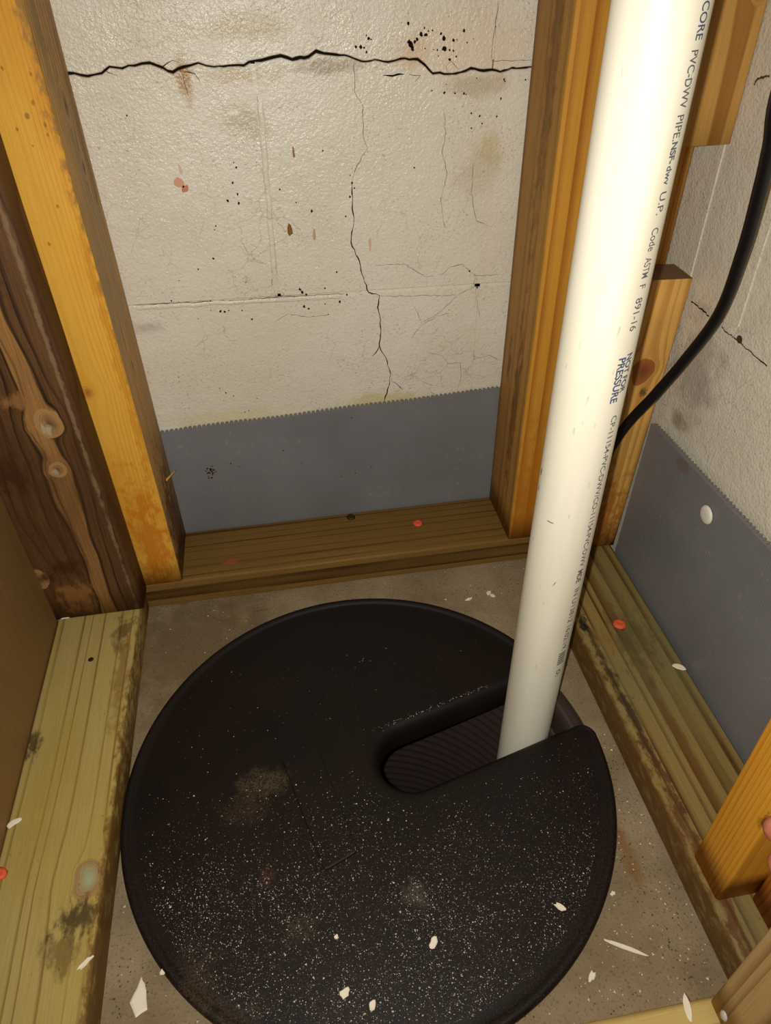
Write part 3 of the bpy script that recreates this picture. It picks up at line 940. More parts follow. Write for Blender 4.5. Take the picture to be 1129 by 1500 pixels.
# dirt spot on the back sheet
dsp = []
for i in range(26):
    a, z = wpt(309 + RND.gauss(0, 3.5), 692 + RND.gauss(0, 5), 0.3585)
    dsp.append((a, z, RND.uniform(.0006, .0018), RND.uniform(.0006, .0018)))
for q in ((338, 679), (442, 678), (415, 660), (350, 683), (500, 698), (520, 693), (515, 612), (544, 684)):
    a, z = wpt(*q, 0.3585); dsp.append((a, z, .0012, .0009))
o = spot_mesh('dirt_specks', dsp, plain('dirt_specks', srgb(66, 52, 26), 0.95, 0.05), 0.3585 - 0.0002)
o.parent = sh; o.matrix_parent_inverse = sh.matrix_world.inverted(); o['kind'] = 'stuff'
# rusty smear on the right sheet
V = []
c0 = on(997, 682, 0, 0.3425)
for a in np.linspace(0, 2 * PI, 18, endpoint=False):
    s = RND.uniform(.6, 1.1)
    V.append((0.3405 + 0.0209 * (c0.z + 0.009 * s * math.sin(a)) - 0.0007, c0.y + 0.014 * s * math.cos(a) * (1 if math.cos(a) > 0 else .9), c0.z + 0.009 * s * math.sin(a) - 0.3 * 0.01 * math.cos(a)))

o = mesh('rusty_smear', V, [tuple(range(18))], plain('rusty_smear', srgb(120, 106, 98), 0.6, 0.3, (120, 0.0002)))
o.parent = sh2; o.matrix_parent_inverse = sh2.matrix_world.inverted()


# ------------------------------------------------------------------ sump basin, cover, pipe
def black_mat(name, rough, dust=True):
    g = G(name, rough, 0.22)
    P = g.obj()
    S = g.sep(P)
    col = g.mix(g.rng(g.noise(P, 12.0, 3.0), 0.35, 0.7), srgb(25, 18, 15), srgb(20, 15, 13))
    if dust:
        fine = g.noise(P, 700.0, 2.0, 0.7)
        near = g.m('MULTIPLY', g.rng(g.m('ADD', S[1], g.m('MULTIPLY', g.noise(P, 14.0, 3.0), -0.12)), -0.02, -0.2), g.rng(fine, 0.5, 0.75))
        col = g.mix(g.m('MULTIPLY', near, 0.3), col, srgb(90, 78, 70))
        wn = g.m('MULTIPLY', g.m('SUBTRACT', g.noise(P, 55.0, 5.0, 0.7), 0.5), 2.4)
        for (x, y, sx, sy, c, am) in ((-0.10, 0.008, .035, .018, srgb(112, 96, 66), .5), (-0.115, -0.015, .03, .02, srgb(84, 66, 46), .5),
                                      (-.155, -.15, .02, .04, srgb(92, 76, 52), .5), (-.075, -.125, .02, .015, srgb(90, 76, 48), .4),
                                      (-.10, -.08, .01, .012, srgb(100, 66, 44), .4), (.022, -.115, .015, .018, srgb(110, 104, 92), .45), (-.13, -.19, .03, .03, srgb(86, 72, 52), .5)):
            col = g.mix(g.m('MULTIPLY', g.m('MULTIPLY', g.blob(S[0], S[1], x, y, sx, sy, wn), g.rng(fine, 0.35, 0.65)), am), col, c)
    g.color(col)
    g.bump(g.noise(P, 900.0, 2.0), 0.0003, 0.35)
    return g.mat


M_lid = black_mat('black_cover_plastic', 0.52)
M_bas = G('black_basin_plastic', 0.17, 0.7)
M_bas.color(srgb(58, 48, 44))
M_bas = M_bas.mat

basin = empty('sump_basin')
tag(basin, 'black ribbed pit liner seen through the slot of the cover', 'basin')
# ribbed wall, revolved
prof = [(0.2255, -0.002), (0.2255, 0.0005), (0.2235, 0.0018), (0.2120, 0.0018), (0.2085, 0.0), (0.2070, -0.006), (0.2060, -0.03)]
rimn = len(prof)
z = -0.03
wallp = [(0.2060, -0.03)]
while z > -0.62:
    for k in range(8):
        a = k / 8
        wallp.append((0.2055 - 0.0060 * (0.5 + 0.5 * math.cos(2 * PI * a)) ** 2.2, z - 0.0165 * a))
    z -= 0.0165
wallp.append((0.0, z))


def lathe(name, pr, mat, parent, n=96, smooth=True, ctr=(0, 0)):
    V, F = [], []
    for r, z in pr:
        for i in range(n):
            a = 2 * PI * i / n
            V.append((ctr[0] + max(r, 1e-5) * math.cos(a), ctr[1] + max(r, 1e-5) * math.sin(a), z))
    for k in range(len(pr) - 1):
        for i in range(n):
            j = (i + 1) % n
            F.append((k * n + i, k * n + j, (k + 1) * n + j, (k + 1) * n + i))
    return mesh(name, V, F, mat, parent, smooth)


lathe('rim_flange', prof, M_bas, basin, 128)
lathe('ribbed_wall', wallp, M_bas, basin, 96)

# cover with a radial slot
cover = empty('pit_cover')
tag(cover, 'round black plastic pit cover with a rounded slot around the pipe', 'cover')
TH = math.radians(14.3)
ct, st = math.cos(TH), math.sin(TH)
RL, HW, SC0 = 0.2286, 0.0365, 0.0455
pts = []                                                     # (s, t, isrim) in slot axes
RF = 0.013
fs_ = math.sqrt((RL - RF) ** 2 - (HW + RF) ** 2)             # fillet centre where the slot meets the rim
a0 = math.atan2(HW + RF, fs_)
for a in np.linspace(a0, 2 * PI - a0, 150):
    pts.append((RL * math.cos(a), RL * math.sin(a), 1.0))
xe = fs_
for a in np.linspace(-a0, PI / 2, 9)[1:-1]:
    pts.append((fs_ + RF * math.cos(a), -(HW + RF) + RF * math.sin(a), 0.5))
# small rounded corner, then near edge, round end, far edge
for s in np.linspace(xe, SC0, 16):
    pts.append((s, -HW, 0.0))
for a in np.linspace(-PI / 2, -3 * PI / 2, 26)[1:-1]:
    pts.append((SC0 + HW * math.cos(a), HW * math.sin(a), 0.0))
for s in np.linspace(SC0, xe, 16):
    pts.append((s, HW, 0.0))
for a in np.linspace(-PI / 2, a0, 9)[1:-1]:
    pts.append((fs_ + RF * math.cos(a), (HW + RF) + RF * math.sin(a), 0.5))
n = len(pts)
nrm = []
for i in range(n):
    a, b = pts[i - 1], pts[(i + 1) % n]
    t = Vector((b[0] - a[0], b[1] - a[1])); t.normalize()
    nrm.append((-t.y, t.x))
wts = [p[2] for p in pts]
for _ in range(4):
    wts = [(wts[i - 1] + wts[i] + wts[(i + 1) % n]) / 3 for i in range(n)]
rows = [((0.0, -0.0), (0.0014, 0.0022)), ]
# offset inward and height, for the rim (w=1) and for the slot (w=0)
rowsR = [(0.0022, -0.0005), (0.0, 0.0022), (0.0, 0.0070), (0.0012, 0.0092), (0.0032, 0.0100), (0.0062, 0.0098), (0.0078, 0.0078), (0.0100, 0.0070), (0.0150, 0.0075)]
rowsS = [(-0.004, -0.0240), (-0.0045, -0.0200), (-0.004, -0.0050), (-0.0020, 0.0015), (0.0010, 0.0052), (0.0040, 0.0068), (0.0070, 0.0073), (0.0100, 0.0075), (0.0130, 0.0075)]
V, F = [], []
ck = [Vector((xe + RF * 0.75, HW + RF * 0.3)), Vector((xe + RF * 0.75, -HW - RF * 0.3))]
cfac = [max(0.5, min(1.0, min((Vector(p[:2]) - c).length for c in ck) / 0.034)) for p in pts]
for (ro, rz_), (so, sz_) in zip(rowsR, rowsS):
    for i in range(n):
        w = wts[i]
        off, h = (ro * w + so * (1 - w)) * cfac[i], rz_ * w + sz_ * (1 - w)
        s, t = pts[i][0] + nrm[i][0] * off, pts[i][1] + nrm[i][1] * off
        V.append((s * ct - t * st, s * st + t * ct, h))
m_ = len(rowsR)
for k in range(m_ - 1):
    for i in range(n):
        j = (i + 1) % n
        F.append((k * n + i, k * n + j, (k + 1) * n + j, (k + 1) * n + i))
F.append(tuple((m_ - 1) * n + i for i in range(n)))
o = mesh('cover_plate', V, F, M_lid, cover, True)
o.location.z = 0.0024
ZL = 0.0099                                                  # top of the cover
# raised grip bar
gx = [(-0.082, 0.033), (-0.048, 0.046), (-0.020, -0.072), (-0.051, -0.084)]
bm = bmesh.new()
cxg = (sum(p[0] for p in gx) / 4, sum(p[1] for p in gx) / 4)
rowsg = []
for sc, z in ((1.0, ZL - 0.0008), (0.985, ZL + 0.0018), (0.93, ZL + 0.0022)):
    ring = []
    for i in range(4):
        p0, p1, p2 = Vector(gx[i - 1]), Vector(gx[i]), Vector(gx[(i + 1) % 4])
        e0, e1 = (p0 - p1).normalized() * 0.004, (p2 - p1).normalized() * 0.004
        for q in (p1 + e0, p1 + (e0 + e1) * 0.29, p1 + e1):
            d = Vector((q.x - cxg[0], q.y - cxg[1]))
            ins = (1 - sc) * 0.018
            d2 = d - d.normalized() * ins * 1.4
            ring.append(bm.verts.new((cxg[0] + d2.x, cxg[1] + d2.y, z)))
    rowsg.append(ring)
for a, b in zip(rowsg, rowsg[1:]):
    for i in range(12): bm.faces.new((a[i], a[(i + 1) % 12], b[(i + 1) % 12], b[i]))
bm.faces.new(rowsg[-1])
from_bm('grip_bar', bm, M_lid, cover)

# pale dust, crumbs and painted lip glints on the cover: uncountable
V, F = [], []


def inside(x, y, marg=0.016):
    if math.hypot(x, y) > RL - marg: return False
    s, t = x * ct + y * st, -x * st + y * ct
    if s > SC0 and abs(t) < HW + 0.012: return False
    if math.hypot(s - SC0, t) < HW + 0.012: return False
    return True


cnt = 0
while cnt < 9500:
    x, y = RND.uniform(-0.23, 0.23), RND.uniform(-0.23, 0.15)
    dens = min(1.0, max(0.0, (0.02 - y) / 0.16)) ** 1.25 + 0.012
    if x > 0.09 and y > -0.12: dens *= 0.5
    dens *= 0.45 + 0.9 * max(0, mnoise.noise((x * 16, y * 16, 2)) + 0.45)
    if RND.random() > dens or not inside(x, y): continue
    r = 0.00020 + 0.00046 * RND.random() ** 4 + (0.0007 * RND.random() if RND.random() < 0.035 else 0)
    gz = 0.0023 if (abs((x - cxg[0]) * 0.97 + (y - cxg[1]) * 0.235) < 0.016 and abs((y - cxg[1]) * .97 - (x - cxg[0]) * .235) < 0.058) else 0.0
    k = len(V)
    a = RND.uniform(0, 6.3)
    el = RND.uniform(0.5, 1.0)
    zc = ZL + gz + r * 0.45
    V += [(x + r * math.cos(a), y + r * math.sin(a), zc - r * .4), (x + r * el * math.cos(a + 2.1), y + r * el * math.sin(a + 2.1), zc - r * .4),
          (x + r * math.cos(a + 4.2), y + r * math.sin(a + 4.2), zc - r * .4), (x, y, zc + r * 0.3)]
    F += [(k, k + 1, k + 3), (k + 1, k + 2, k + 3), (k + 2, k, k + 3)]
    cnt += 1
for _ in range(110):                                         # pale flecks painting glints, with dust, along the far lip of the slot
    s_, t_ = RND.uniform(0.02, 0.155), HW + 0.0055 + RND.gauss(0, 0.0014)
    x, y, r = s_ * ct - t_ * st, s_ * st + t_ * ct, RND.uniform(0.0002, 0.0005)
    k = len(V)
    V += [(x + r, y, ZL - 0.0003), (x - r * .5, y + r * .8, ZL - 0.0003), (x - r * .5, y - r * .8, ZL - 0.0004), (x, y, ZL + r * .6)]
    F += [(k, k + 1, k + 3), (k + 1, k + 2, k + 3), (k + 2, k, k + 3)]
M_dust_glint = plain('plaster_dust_glints', srgb(236, 228, 214), 0.9, 0.1)
tag(mesh('plaster_dust_glints', V, F, M_dust_glint, cover), kind='stuff')

# pipe
PX, PY, PR = 0.168, 0.034, 0.02415
g = G('white_pvc', 0.42, 0.4)
P_ = g.obj()
pc = g.mix(g.rng(g.noise(g.scale(P_, (40, 40, 5)), 1.0, 3.0), 0.35, 0.7), srgb(238, 234, 216), srgb(228, 222, 198))
sc_ = g.m('MULTIPLY', g.rng(g.noise(g.scale(P_, (300, 300, 60)), 1.0, 2.0), 0.70, 0.76), 0.35)
pc = g.mix(sc_, pc, srgb(150, 140, 116))
g.color(pc)
M_pvc = g.mat
pipe = empty('discharge_pipe', (PX, PY, -0.5))
tag(pipe, 'white plastic pipe with printed lettering rising out of the cover slot', 'pipe')
zt = 0.62 + 0.65
lathe('pipe_wall', [(PR - 0.004, 1.72), (PR, 1.72)] + [(PR, 1.72 * (1 - i / 30)) for i in range(1, 31)] + [(PR - 0.004, 0.0), (PR - 0.004, 1.72)], M_pvc, pipe, 64)
M_ink = plain('print_ink', srgb(98, 102, 112), 0.6, 0.2)
M_ink2 = plain('print_ink_blue', srgb(80, 88, 116), 0.6, 0.2)


def printing(txt, z0, z1, ang, cap, mat, shear=0.0, bold=0.0, dup=None):
    """Lettering printed round the pipe, reading downwards, letter tops to the right."""
    cu = bpy.data.curves.new('lettering', 'FONT')
    cu.body = txt
    cu.size = 1.0
    cu.offset = bold + 0.008
    ob = bpy.data.objects.new('tmp_text', cu)
    COL.objects.link(ob)
    bpy.context.view_layer.update()
    me = bpy.data.meshes.new_from_object(ob.evaluated_get(bpy.context.evaluated_depsgraph_get()))
    bpy.data.objects.remove(ob)
    bm = bmesh.new(); bm.from_mesh(me)
    bmesh.ops.triangulate(bm, faces=bm.faces)
    for _ in range(3):                                       # short edges, so the strokes follow the pipe's curve
        lg = [e for e in bm.edges if e.calc_length() > 0.22]
        if lg: bmesh.ops.subdivide_edges(bm, edges=lg, cuts=1); bmesh.ops.triangulate(bm, faces=bm.faces)
    bm.to_mesh(me); bm.free()
    co = np.zeros(len(me.vertices) * 3)
    me.vertices.foreach_get('co', co)
    co = co.reshape(-1, 3)
    x0, x1 = co[:, 0].min(), co[:, 0].max()
    y0, y1 = co[:, 1].min(), co[:, 1].max()
    t = (co[:, 0] - x0) / (x1 - x0)
    v = (co[:, 1] - y0) / (y1 - y0) - 0.5
    zz = z0 + (z1 - z0) * t - shear * v * cap
    cap_ = cap * 1.15
    th = math.radians(ang) + v * cap_ / PR
    r = PR + 0.00010
    out = np.stack([r * np.cos(th), r * np.sin(th), zz + 0.5], 1)
    me.vertices.foreach_set('co', out.ravel())
    me.update()
    me.materials.append(mat)
    o = bpy.data.objects.new('lettering', me)
    COL.objects.link(o)
    o.parent = pipe
    return o


printing('CORE', 0.6050, 0.5895, -60, 0.0052, M_ink2, bold=0.006)
printing('PVC-DWV', 0.5855, 0.5605, -62, 0.0050, M_ink, bold=0.004)
printing('PIPE.', 0.5575, 0.5455, -62, 0.0050, M_ink, bold=0.002)
printing('NSF-', 0.5450, 0.5345, -62, 0.0044, M_ink, bold=0.03)
printing('dwv', 0.5335, 0.5240, -62, 0.0042, M_ink, bold=0.012)
printing('U.P.', 0.5205, 0.5085, -63, 0.0046, M_ink)
printing('Code', 0.5015, 0.4885, -63, 0.0050, M_ink)
printing('ASTM', 0.4850, 0.4730, -64, 0.0050, M_ink)
printing('F', 0.4690, 0.4665, -64, 0.0046, M_ink)
printing('891-16', 0.4610, 0.4400, -65, 0.0050, M_ink)
printing('NOT FOR', 0.4240, 0.3960, -58, 0.0048, M_ink2, bold=0.02)
printing('PRESSURE', 0.4225, 0.3900, -73, 0.0052, M_ink2, bold=0.02)
printing('CP-11154-PVC-DWV/CO-11154-PVC-DWV', 0.3790, 0.2400, -63, 0.0046, M_ink)
printing('MDE', 0.2360, 0.2220, -63, 0.0050, M_ink, bold=0.02)
printing('IN U13812 16:02:19.', 0.2150, 0.1380, -62, 0.0046, M_ink)
printing('IIIIII', 0.1350, 0.1190, -63, 0.0072, M_ink, bold=0.02)
printing('0:', 0.1110, 0.1020, -64, 0.0046, M_ink)
# scuffs on the pipe
for (px, py, l, w, sl) in ((806, 765, 0.0012, 0.008, 0), (812, 855, .007, .0009, 1.0), (793, 690, .010, .0025, .4), (789, 715, .007, .0016, .2), (799, 1082, .010, .0014, .2)):
    d = ray(px, py)
    ox, oy = CAM.x - PX, CAM.y - PY
    a = d.x ** 2 + d.y ** 2; b = 2 * (ox * d.x + oy * d.y); c = ox * ox + oy * oy - PR * PR
    t = (-b - math.sqrt(max(0, b * b - 4 * a * c))) / (2 * a)
    q = CAM + d * t
    th = math.atan2(q.y - PY, q.x - PX)
    V = []
    for i in range(8):
        aa = 2 * PI * i / 8
        s = RND.uniform(.6, 1.1)
        dz, dw = l / 2 * math.sin(aa) * s, w / 2 * math.cos(aa) * s
        tt = th + (dw + dz * sl * 0.4) / PR
        V.append(((PR + .00012) * math.cos(tt), (PR + .00012) * math.sin(tt), q.z + 0.5 + dz))
    mesh('scuff_mark', V, [tuple(range(8))], M_ink, pipe)

# ------------------------------------------------------------------ cable
cab = [(on(q[0], q[1], 0, 0.3), dd) for q, dd in ()]
cpts = []
for q, dd in (((905, 640), .80), ((960, 577), .765), ((1000, 531), .735), ((1052, 462), .69), ((1086, 375), .645), ((1110, 290), .61), ((1128, 215), .58), ((1146, 120), .55)):
    d = ray(*q); d.normalize()
    cpts.append(CAM + d * dd)
lowc = [Vector((0.205, 0.062, -0.40)), Vector((0.205, 0.066, -0.1)), Vector((0.2055, 0.075, 0.02)), Vector((0.222, 0.120, 0.085)), Vector((0.262, 0.185, 0.145))]
upc = [cpts[-1] + Vector((-0.01, -0.03, 0.08)), cpts[-1] + Vector((-0.02, -0.05, 0.35))]
ctrl = lowc + cpts + upc


def catmull(P, n=10):
    out = []
    for i in range(len(P) - 1):
        p0, p1, p2, p3 = P[max(0, i - 1)], P[i], P[i + 1], P[min(len(P) - 1, i + 2)]
        for k in range(n):
            t = k / n
            out.append(0.5 * ((2 * p1) + (p2 - p0) * t + (2 * p0 - 5 * p1 + 4 * p2 - p3) * t * t + (3 * p1 - p0 - 3 * p2 + p3) * t ** 3))
    out.append(P[-1])
    return out


def tube(name, path, rad, mat, parent=None, ns=16):
    V, F = [], []
    up = Vector((0.3, -0.8, 0.2))
    for i, p in enumerate(path):
        t = (path[min(len(path) - 1, i + 1)] - path[max(0, i - 1)]).normalized()
        a = t.cross(up).normalized(); b = t.cross(a).normalized(); 
        up = -b if False else up
        r = rad(i / (len(path) - 1)) if callable(rad) else rad
        for k in range(ns):
            an = 2 * PI * k / ns
            V.append(p + (a * math.cos(an) + b * math.sin(an)) * r)
        if i:
            for k in range(ns):
                F.append(((i - 1) * ns + k, (i - 1) * ns + (k + 1) % ns, i * ns + (k + 1) % ns, i * ns + k))
    F.append(tuple(reversed(range(ns)))); F.append(tuple(range(len(V) - ns, len(V))))
    return mesh(name, V, F, mat, parent, True)


M_cable = plain('black_cable', srgb(16, 15, 16), 0.38, 0.4)
tag(tube('power_cable', catmull(ctrl), 0.0051, M_cable), 'thick black cable curving from behind the pipe up the right wall', 'cable')

# ------------------------------------------------------------------ paint chips, crumbs, sealant blobs
M_chip = plain('white_chip', srgb(236, 226, 202), 0.8, 0.15)


def chip(px, py, z, length, width, ang, label, cat='paint chip', name='paint_chip', mat=None, th=0.0012, group=None, nub=0.35):
    p = on(px, py, 2, z)
    n = 11
    V, F = [], []
    sh_ = [1 + RND.uniform(-nub, nub * 0.5) for _ in range(n)]
    for lay, (zz, sc) in enumerate(((0.00005, 0.92), (th * 0.6, 1.0), (th, 0.8))):
        for i in range(n):
            a = 2 * PI * i / n
            u, v = length / 2 * math.cos(a) * sh_[i] * sc, width / 2 * math.sin(a) * sh_[i] * sc
            V.append((u * math.cos(ang) - v * math.sin(ang), u * math.sin(ang) + v * math.cos(ang), zz + (th * 0.25 * RND.random() if lay == 2 else 0)))
    for l in range(2):
        for i in range(n):
            j = (i + 1) % n
            F.append((l * n + i, l * n + j, (l + 1) * n + j, (l + 1) * n + i))
    F.append(tuple(range(2 * n, 3 * n))); F.append(tuple(reversed(range(n))))
    o = mesh(name, V, F, mat or M_chip)
    o.location = (p.x, p.y, z)
    return tag(o, label, cat, group)


ZC = ZL + 0.0001
chip(205, 1462, 0, .026, .015, 1.6, 'largest white paint chip, on the concrete at the bottom left')
chip(505, 1455, ZC, .0088, .0075, 0.4, 'white crumb on the cover near the bottom edge, left of its twin')
chip(545, 1472, ZC, .0078, .006, 1.2, 'white crumb on the cover touching the bottom edge, right of its twin')
chip(635, 1381, ZC, .0095, .006, 0.9, 'pale crumb in the middle of the front half of the cover')
chip(820, 1329, ZC, .0105, .005, -0.7, 'white crumb on the right side of the cover')
chip(241, 1422, ZC - .0005, .0085, .006, 0.1, 'white flake on the lower left rim of the cover')
chip(492, 1373, ZC, .004, .004, 0.1, 'tiny pale crumb left of the middle of the cover')
chip(915, 1388, 0, .036, .0038, -0.52, 'long thin white sliver on the concrete right of the cover', name='wood_sliver', cat='sliver', nub=.1)
chip(866, 1431, 0, .010, .005, 0.8, 'short white chip on the concrete below the long sliver')
chip(897, 1309, 0, .005, .004, 0.3, 'small pale crumb on the concrete above the long sliver')
chip(687, 878, 0, .012, .004, 0.3, 'leftmost white chip of three on the concrete behind the cover')
chip(716, 869, 0, .009, .006, 0.9, 'middle white chip of three on the concrete behind the cover')
chip(721, 873, 0, .008, .005, -0.9, 'rightmost white chip of three on the concrete behind the cover')
chip(994, 978, .0381, .014, .008, -0.6, 'white paint chip on the dark streaked right bottom plate')
chip(22, 1205, .0381, .015, .0065, 0.5, 'white chip on the left bottom plate by the brown board')
chip(125, 1411, .0381, .014, .004, 0.7, 'thin white chip on the left bottom plate below its knot')
chip(1007, 1477, .0381, .019, .0055, 1.35, 'white sliver on the pale front bottom plate', name='wood_sliver', cat='sliver', nub=.15)
chip(100, 905, .0381, .016, .0013, 0.1, 'thin pale splinter at the foot of the dark knotty stud', name='wood_sliver', cat='sliver', nub=.1)
# crumbs scattered over the concrete and plates: uncountable
V, F = [], []
for _ in range(520):
    if RND.random() < 0.8:
        x, y, z = RND.uniform(0.05, 0.245), RND.uniform(-0.228, 0.02), 0.0
        if math.hypot(x, y) < 0.231: continue
    elif RND.random() < 0.6:
        x, y, z = RND.uniform(-0.226, -0.12), RND.uniform(-0.228, -0.05), 0.0
        if math.hypot(x, y) < 0.231: continue
    else:
        x, y, z = RND.uniform(-0.226, 0.24), RND.uniform(0.18, 0.266), 0.0
        if math.hypot(x, y) < 0.231: continue
    r = RND.uniform(0.0004, 0.0011) * (1.7 if RND.random() < .08 else 1)
    k = len(V); a = RND.uniform(0, 6.3)
    V += [(x + r * math.cos(a), y + r * math.sin(a), z + .0001), (x + r * .7 * math.cos(a + 2.1), y + r * .7 * math.sin(a + 2.1), z + .0001),
          (x + r * math.cos(a + 4.2), y + r * math.sin(a + 4.2), z + .0001), (x, y, z + r * .8)]
    F += [(k, k + 1, k + 3), (k + 1, k + 2, k + 3), (k + 2, k, k + 3)]
tag(mesh('plaster_crumbs', V, F, M_dust_glint), 'scattered pale plaster crumbs on the concrete floor', 'debris', kind='stuff')


def blob(px, py, z, r, h, mat, label, name='sealant_blob', cat='blob'):
    p = on(px, py, 2, z)
    bm = bmesh.new()
    rings = []
    for (rr, zz) in ((1.0, 0.0), (1.05, 0.35), (0.8, 0.85), (0.42, 1.0), (0.2, 0.75)):
        rings.append([bm.verts.new((r * rr * math.cos(a) * RND.uniform(.85, 1.1), r * rr * math.sin(a) * RND.uniform(.85, 1.1), h * zz)) for a in np.linspace(0, 2 * PI, 14, endpoint=False)])
    for a, b in zip(rings, rings[1:]):
        for i in range(14): bm.faces.new((a[i], a[(i + 1) % 14], b[(i + 1) % 14], b[i]))
    bm.faces.new(rings[-1])
    bm.faces.new(list(reversed(rings[0])))
    o = from_bm(name, bm, mat, None, True)
    o.location = (p.x, p.y, z)
    return tag(o, label, cat)


M_red = plain('red_orange', srgb(226, 96, 56), 0.5, 0.4, (500, 0.0005))
M_redd = plain('red_dull', srgb(150, 82, 46), 0.6, 0.3, (500, 0.0005))
blob(612, 767, .0381, .0062, .003, M_red, 'small red-orange blob on the back bottom plate')
blob(907, 915, .0381, .0072, .0035, M_red, 'red-orange blob on the right bottom plate beside the pipe')
blob(1, 1281, .0381, .0055, .003, M_red, 'red-orange blob at the left edge on the left bottom plate')
blob(514, 758, .0381, .0055, .0028, plain('dark_resin', srgb(52, 34, 18), 0.5), 'dark brown blob at the back of the back bottom plate')
chip(340, 822, .0381, .022, .014, 0.3, 'dull pinkish smear on the back bottom plate left of centre', cat='smear', name='sealant_smear', mat=M_redd, th=.0006)
for px, py, r in ((235, 838, .0026), (769, 771, .003)):
    blob(px, py, .0381, r, .002, M_white, 'white crumb at the foot of the %s stud' % ('yellow' if px < 500 else 'orange'), name='plaster_crumb', cat='crumb')
# splinter sticking out of the yellow stud's side
p0 = on(243, 704, 0, -0.1815)
p1 = on(257, 689, 1, 0.335)
spl = empty('wood_splinter', p0)
tag(spl, 'thin pale splinter sticking out of the side of the yellow stud', 'splinter')
bpy.context.view_layer.update()
o = tube('sliver', [p0, p0.lerp(p1, .4), p0.lerp(p1, .8), p1], lambda t: 0.0014 - 0.0007 * t, plain('splinter', srgb(190, 150, 70), 0.7), None, 6)
o.parent = spl; o.matrix_parent_inverse = spl.matrix_world.inverted()
V = [(-0.1813, p0.y + .004 * RND.uniform(.6, 1.2) * math.cos(a), p0.z - .002 + .006 * RND.uniform(.6, 1.2) * math.sin(a)) for a in np.linspace(0, 2 * PI, 12, endpoint=False)]
o = mesh('resin_spot', V, [tuple(range(12))], M_redd)
o.parent = spl; o.matrix_parent_inverse = spl.matrix_world.inverted()
# nail holes in the left plate
p = on(133, 966, 2, .0381)
bm = bmesh.new()
r0 = [bm.verts.new((.0030 * math.cos(a), .0030 * math.sin(a), 0)) for a in np.linspace(0, 2 * PI, 10, endpoint=False)]
r1 = [bm.verts.new((.0022 * math.cos(a), .0022 * math.sin(a), .0005)) for a in np.linspace(0, 2 * PI, 10, endpoint=False)]
for i in range(10): bm.faces.new((r0[i], r0[(i + 1) % 10], r1[(i + 1) % 10], r1[i]))
bm.faces.new(r1)
o = from_bm('nail_head', bm, plain('dark_steel', srgb(40, 34, 28), 0.4))
o.location = (p.x, p.y, .0381)
tag(o, 'dark nail head sunk in the left bottom plate', 'nail')


# ------------------------------------------------------------------ hand holding the front right stud, only two finger tips in view
def skin_mat():
    g = G('skin', 0.5, 0.35)
    P = g.obj()
    g.color(g.mix(g.rng(g.noise(P, 90.0, 3.0), 0.35, 0.7), srgb(178, 108, 78), srgb(160, 90, 64)))
    g.b.inputs['Subsurface Weight'].default_value = 0.08
    g.b.inputs['Subsurface Radius'].default_value = (0.006, 0.003, 0.002)
    g.bump(g.noise(P, 500.0, 2.0), 0.0003, 0.4)
    return g.mat


M_skin = skin_mat()


def capsule_bm(bm, path, radii, ns=12):
    """Closed tapering tube with rounded ends."""
    P, Rr = [path[0]], [radii[0]]
    d0 = (path[0] - path[1]).normalized(); d1 = (path[-1] - path[-2]).normalized()
    pts_, rr = [], []
    for f in (0.98, 0.8, 0.45): pts_.append(path[0] + d0 * radii[0] * f); rr.append(radii[0] * math.sqrt(1 - f * f))
    pts_ += list(path); rr += list(radii)
    for f in (0.45, 0.8, 0.98): pts_.append(path[-1] + d1 * radii[-1] * f); rr.append(radii[-1] * math.sqrt(1 - f * f))
    up = Vector((0.13, 0.31, 0.94)); prev = None
    for i, p in enumerate(pts_):
        t = (pts_[min(len(pts_) - 1, i + 1)] - pts_[max(0, i - 1)]).normalized()
        a = t.cross(up).normalized(); b = t.cross(a)
        ring = [bm.verts.new(p + (a * math.cos(2 * PI * k / ns) + b * math.sin(2 * PI * k / ns)) * rr[i]) for k in range(ns)]
        if prev:
            for k in range(ns): bm.faces.new((prev[k], prev[(k + 1) % ns], ring[(k + 1) % ns], ring[k]))
        else: bm.faces.new(list(reversed(ring)))
        prev = ring
    bm.faces.new(prev)


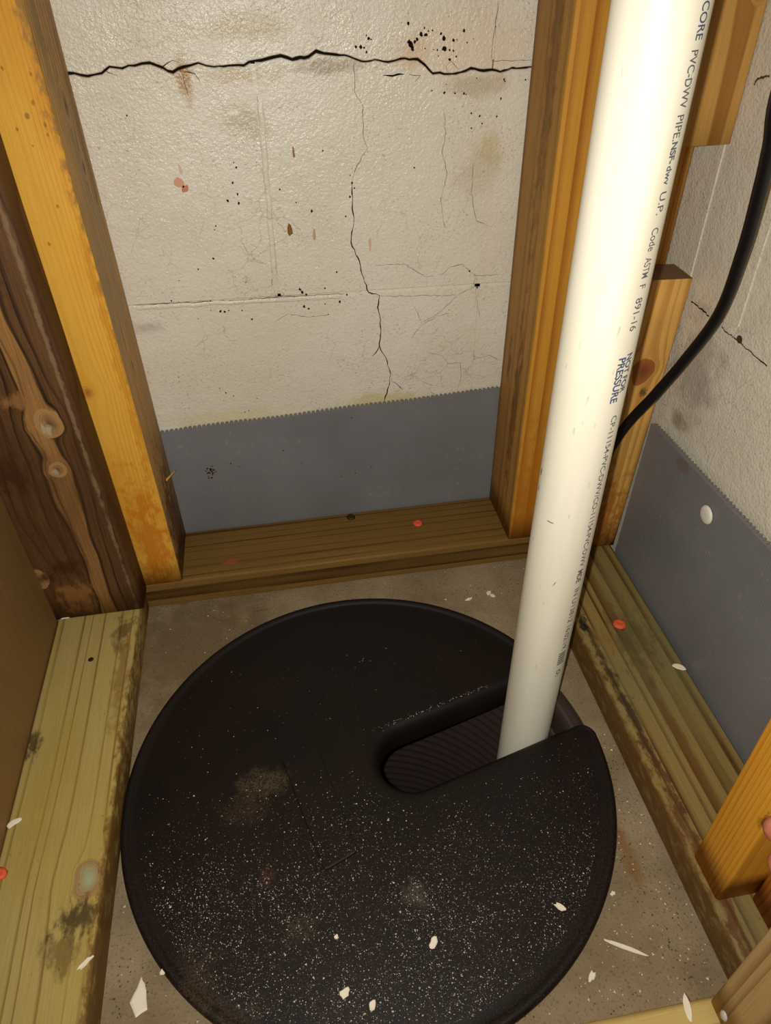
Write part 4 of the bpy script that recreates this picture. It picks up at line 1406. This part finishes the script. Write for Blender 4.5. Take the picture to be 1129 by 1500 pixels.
# fingers lie across the far edge of the front right stud, the palm against its outer side
ts = 0.2115
tips = []
for q, rr in (((1140, 1216), 0.0100), ((1143, 1266), 0.0080)):
    d = ray(*q)
    tips.append(CAM + d * ((0.2130 - CAM.x) / d.x))
bm = bmesh.new()
yb = -0.2230                                                 # fingers' centre line behind the stud
t1, t2 = tips
dz = Vector((0, 0, t1.z - t2.z))
stack = [(t1, 0.0098), (t2, 0.0086), (t2 - dz * 0.80 + Vector((0.018, 0, 0)), 0.0082), (t2 - dz * 1.45 + Vector((0.022, 0, 0)), 0.0072)]
for t, r in stack:
    y0 = min(t.y, yb + 0.0)
    k1_ = Vector((0.232, -0.2215, t.z + 0.002)); k2_ = Vector((0.262, -0.2255, t.z + 0.006)); k3_ = Vector((0.272, -0.262, t.z + 0.012)); k4_ = Vector((0.272, -0.300, t2.z + 0.012 + (t.z - t2.z) * 0.8))
    capsule_bm(bm, [t, t.lerp(k1_, .6), k1_, k2_, k3_, k4_], [r * 0.88, r * 0.98, r, r * 1.08, r * 1.1, r * 1.35])
# thumb along the near side of the stud, leaving the palm near its base
capsule_bm(bm, [Vector((0.272, -0.325, t2.z - 0.005)), Vector((0.258, -0.338, t2.z + 0.018)), Vector((0.236, -0.3345, t2.z + 0.040)), Vector((0.222, -0.3330, t2.z + 0.055))], [0.015, 0.013, 0.0112, 0.0095])
# palm and wrist
for a in (-0.030, -0.012, 0.006, 0.022):
    capsule_bm(bm, [Vector((0.272, -0.288, t2.z + a + 0.012)), Vector((0.276, -0.325, t2.z + a * 0.9 + 0.010)), Vector((0.285, -0.365, t2.z + a * 0.6 + 0.008))], [0.0125, 0.0145, 0.015])
capsule_bm(bm, [Vector((0.283, -0.36, t2.z + 0.006)), Vector((0.292, -0.41, t2.z + 0.01)), Vector((0.305, -0.50, t2.z + 0.03)), Vector((0.32, -0.62, t2.z + 0.07))], [0.026, 0.026, 0.031, 0.037])
hand = from_bm('hand', bm, M_skin, None, True)
md = hand.modifiers.new('remesh', 'REMESH'); md.mode = 'VOXEL'; md.voxel_size = 0.0022; md.use_smooth_shade = True
md = hand.modifiers.new('smooth', 'SMOOTH'); md.factor = 0.5; md.iterations = 4
tag(hand, 'bare hand gripping the front right stud, fingertips at the right edge', 'hand')
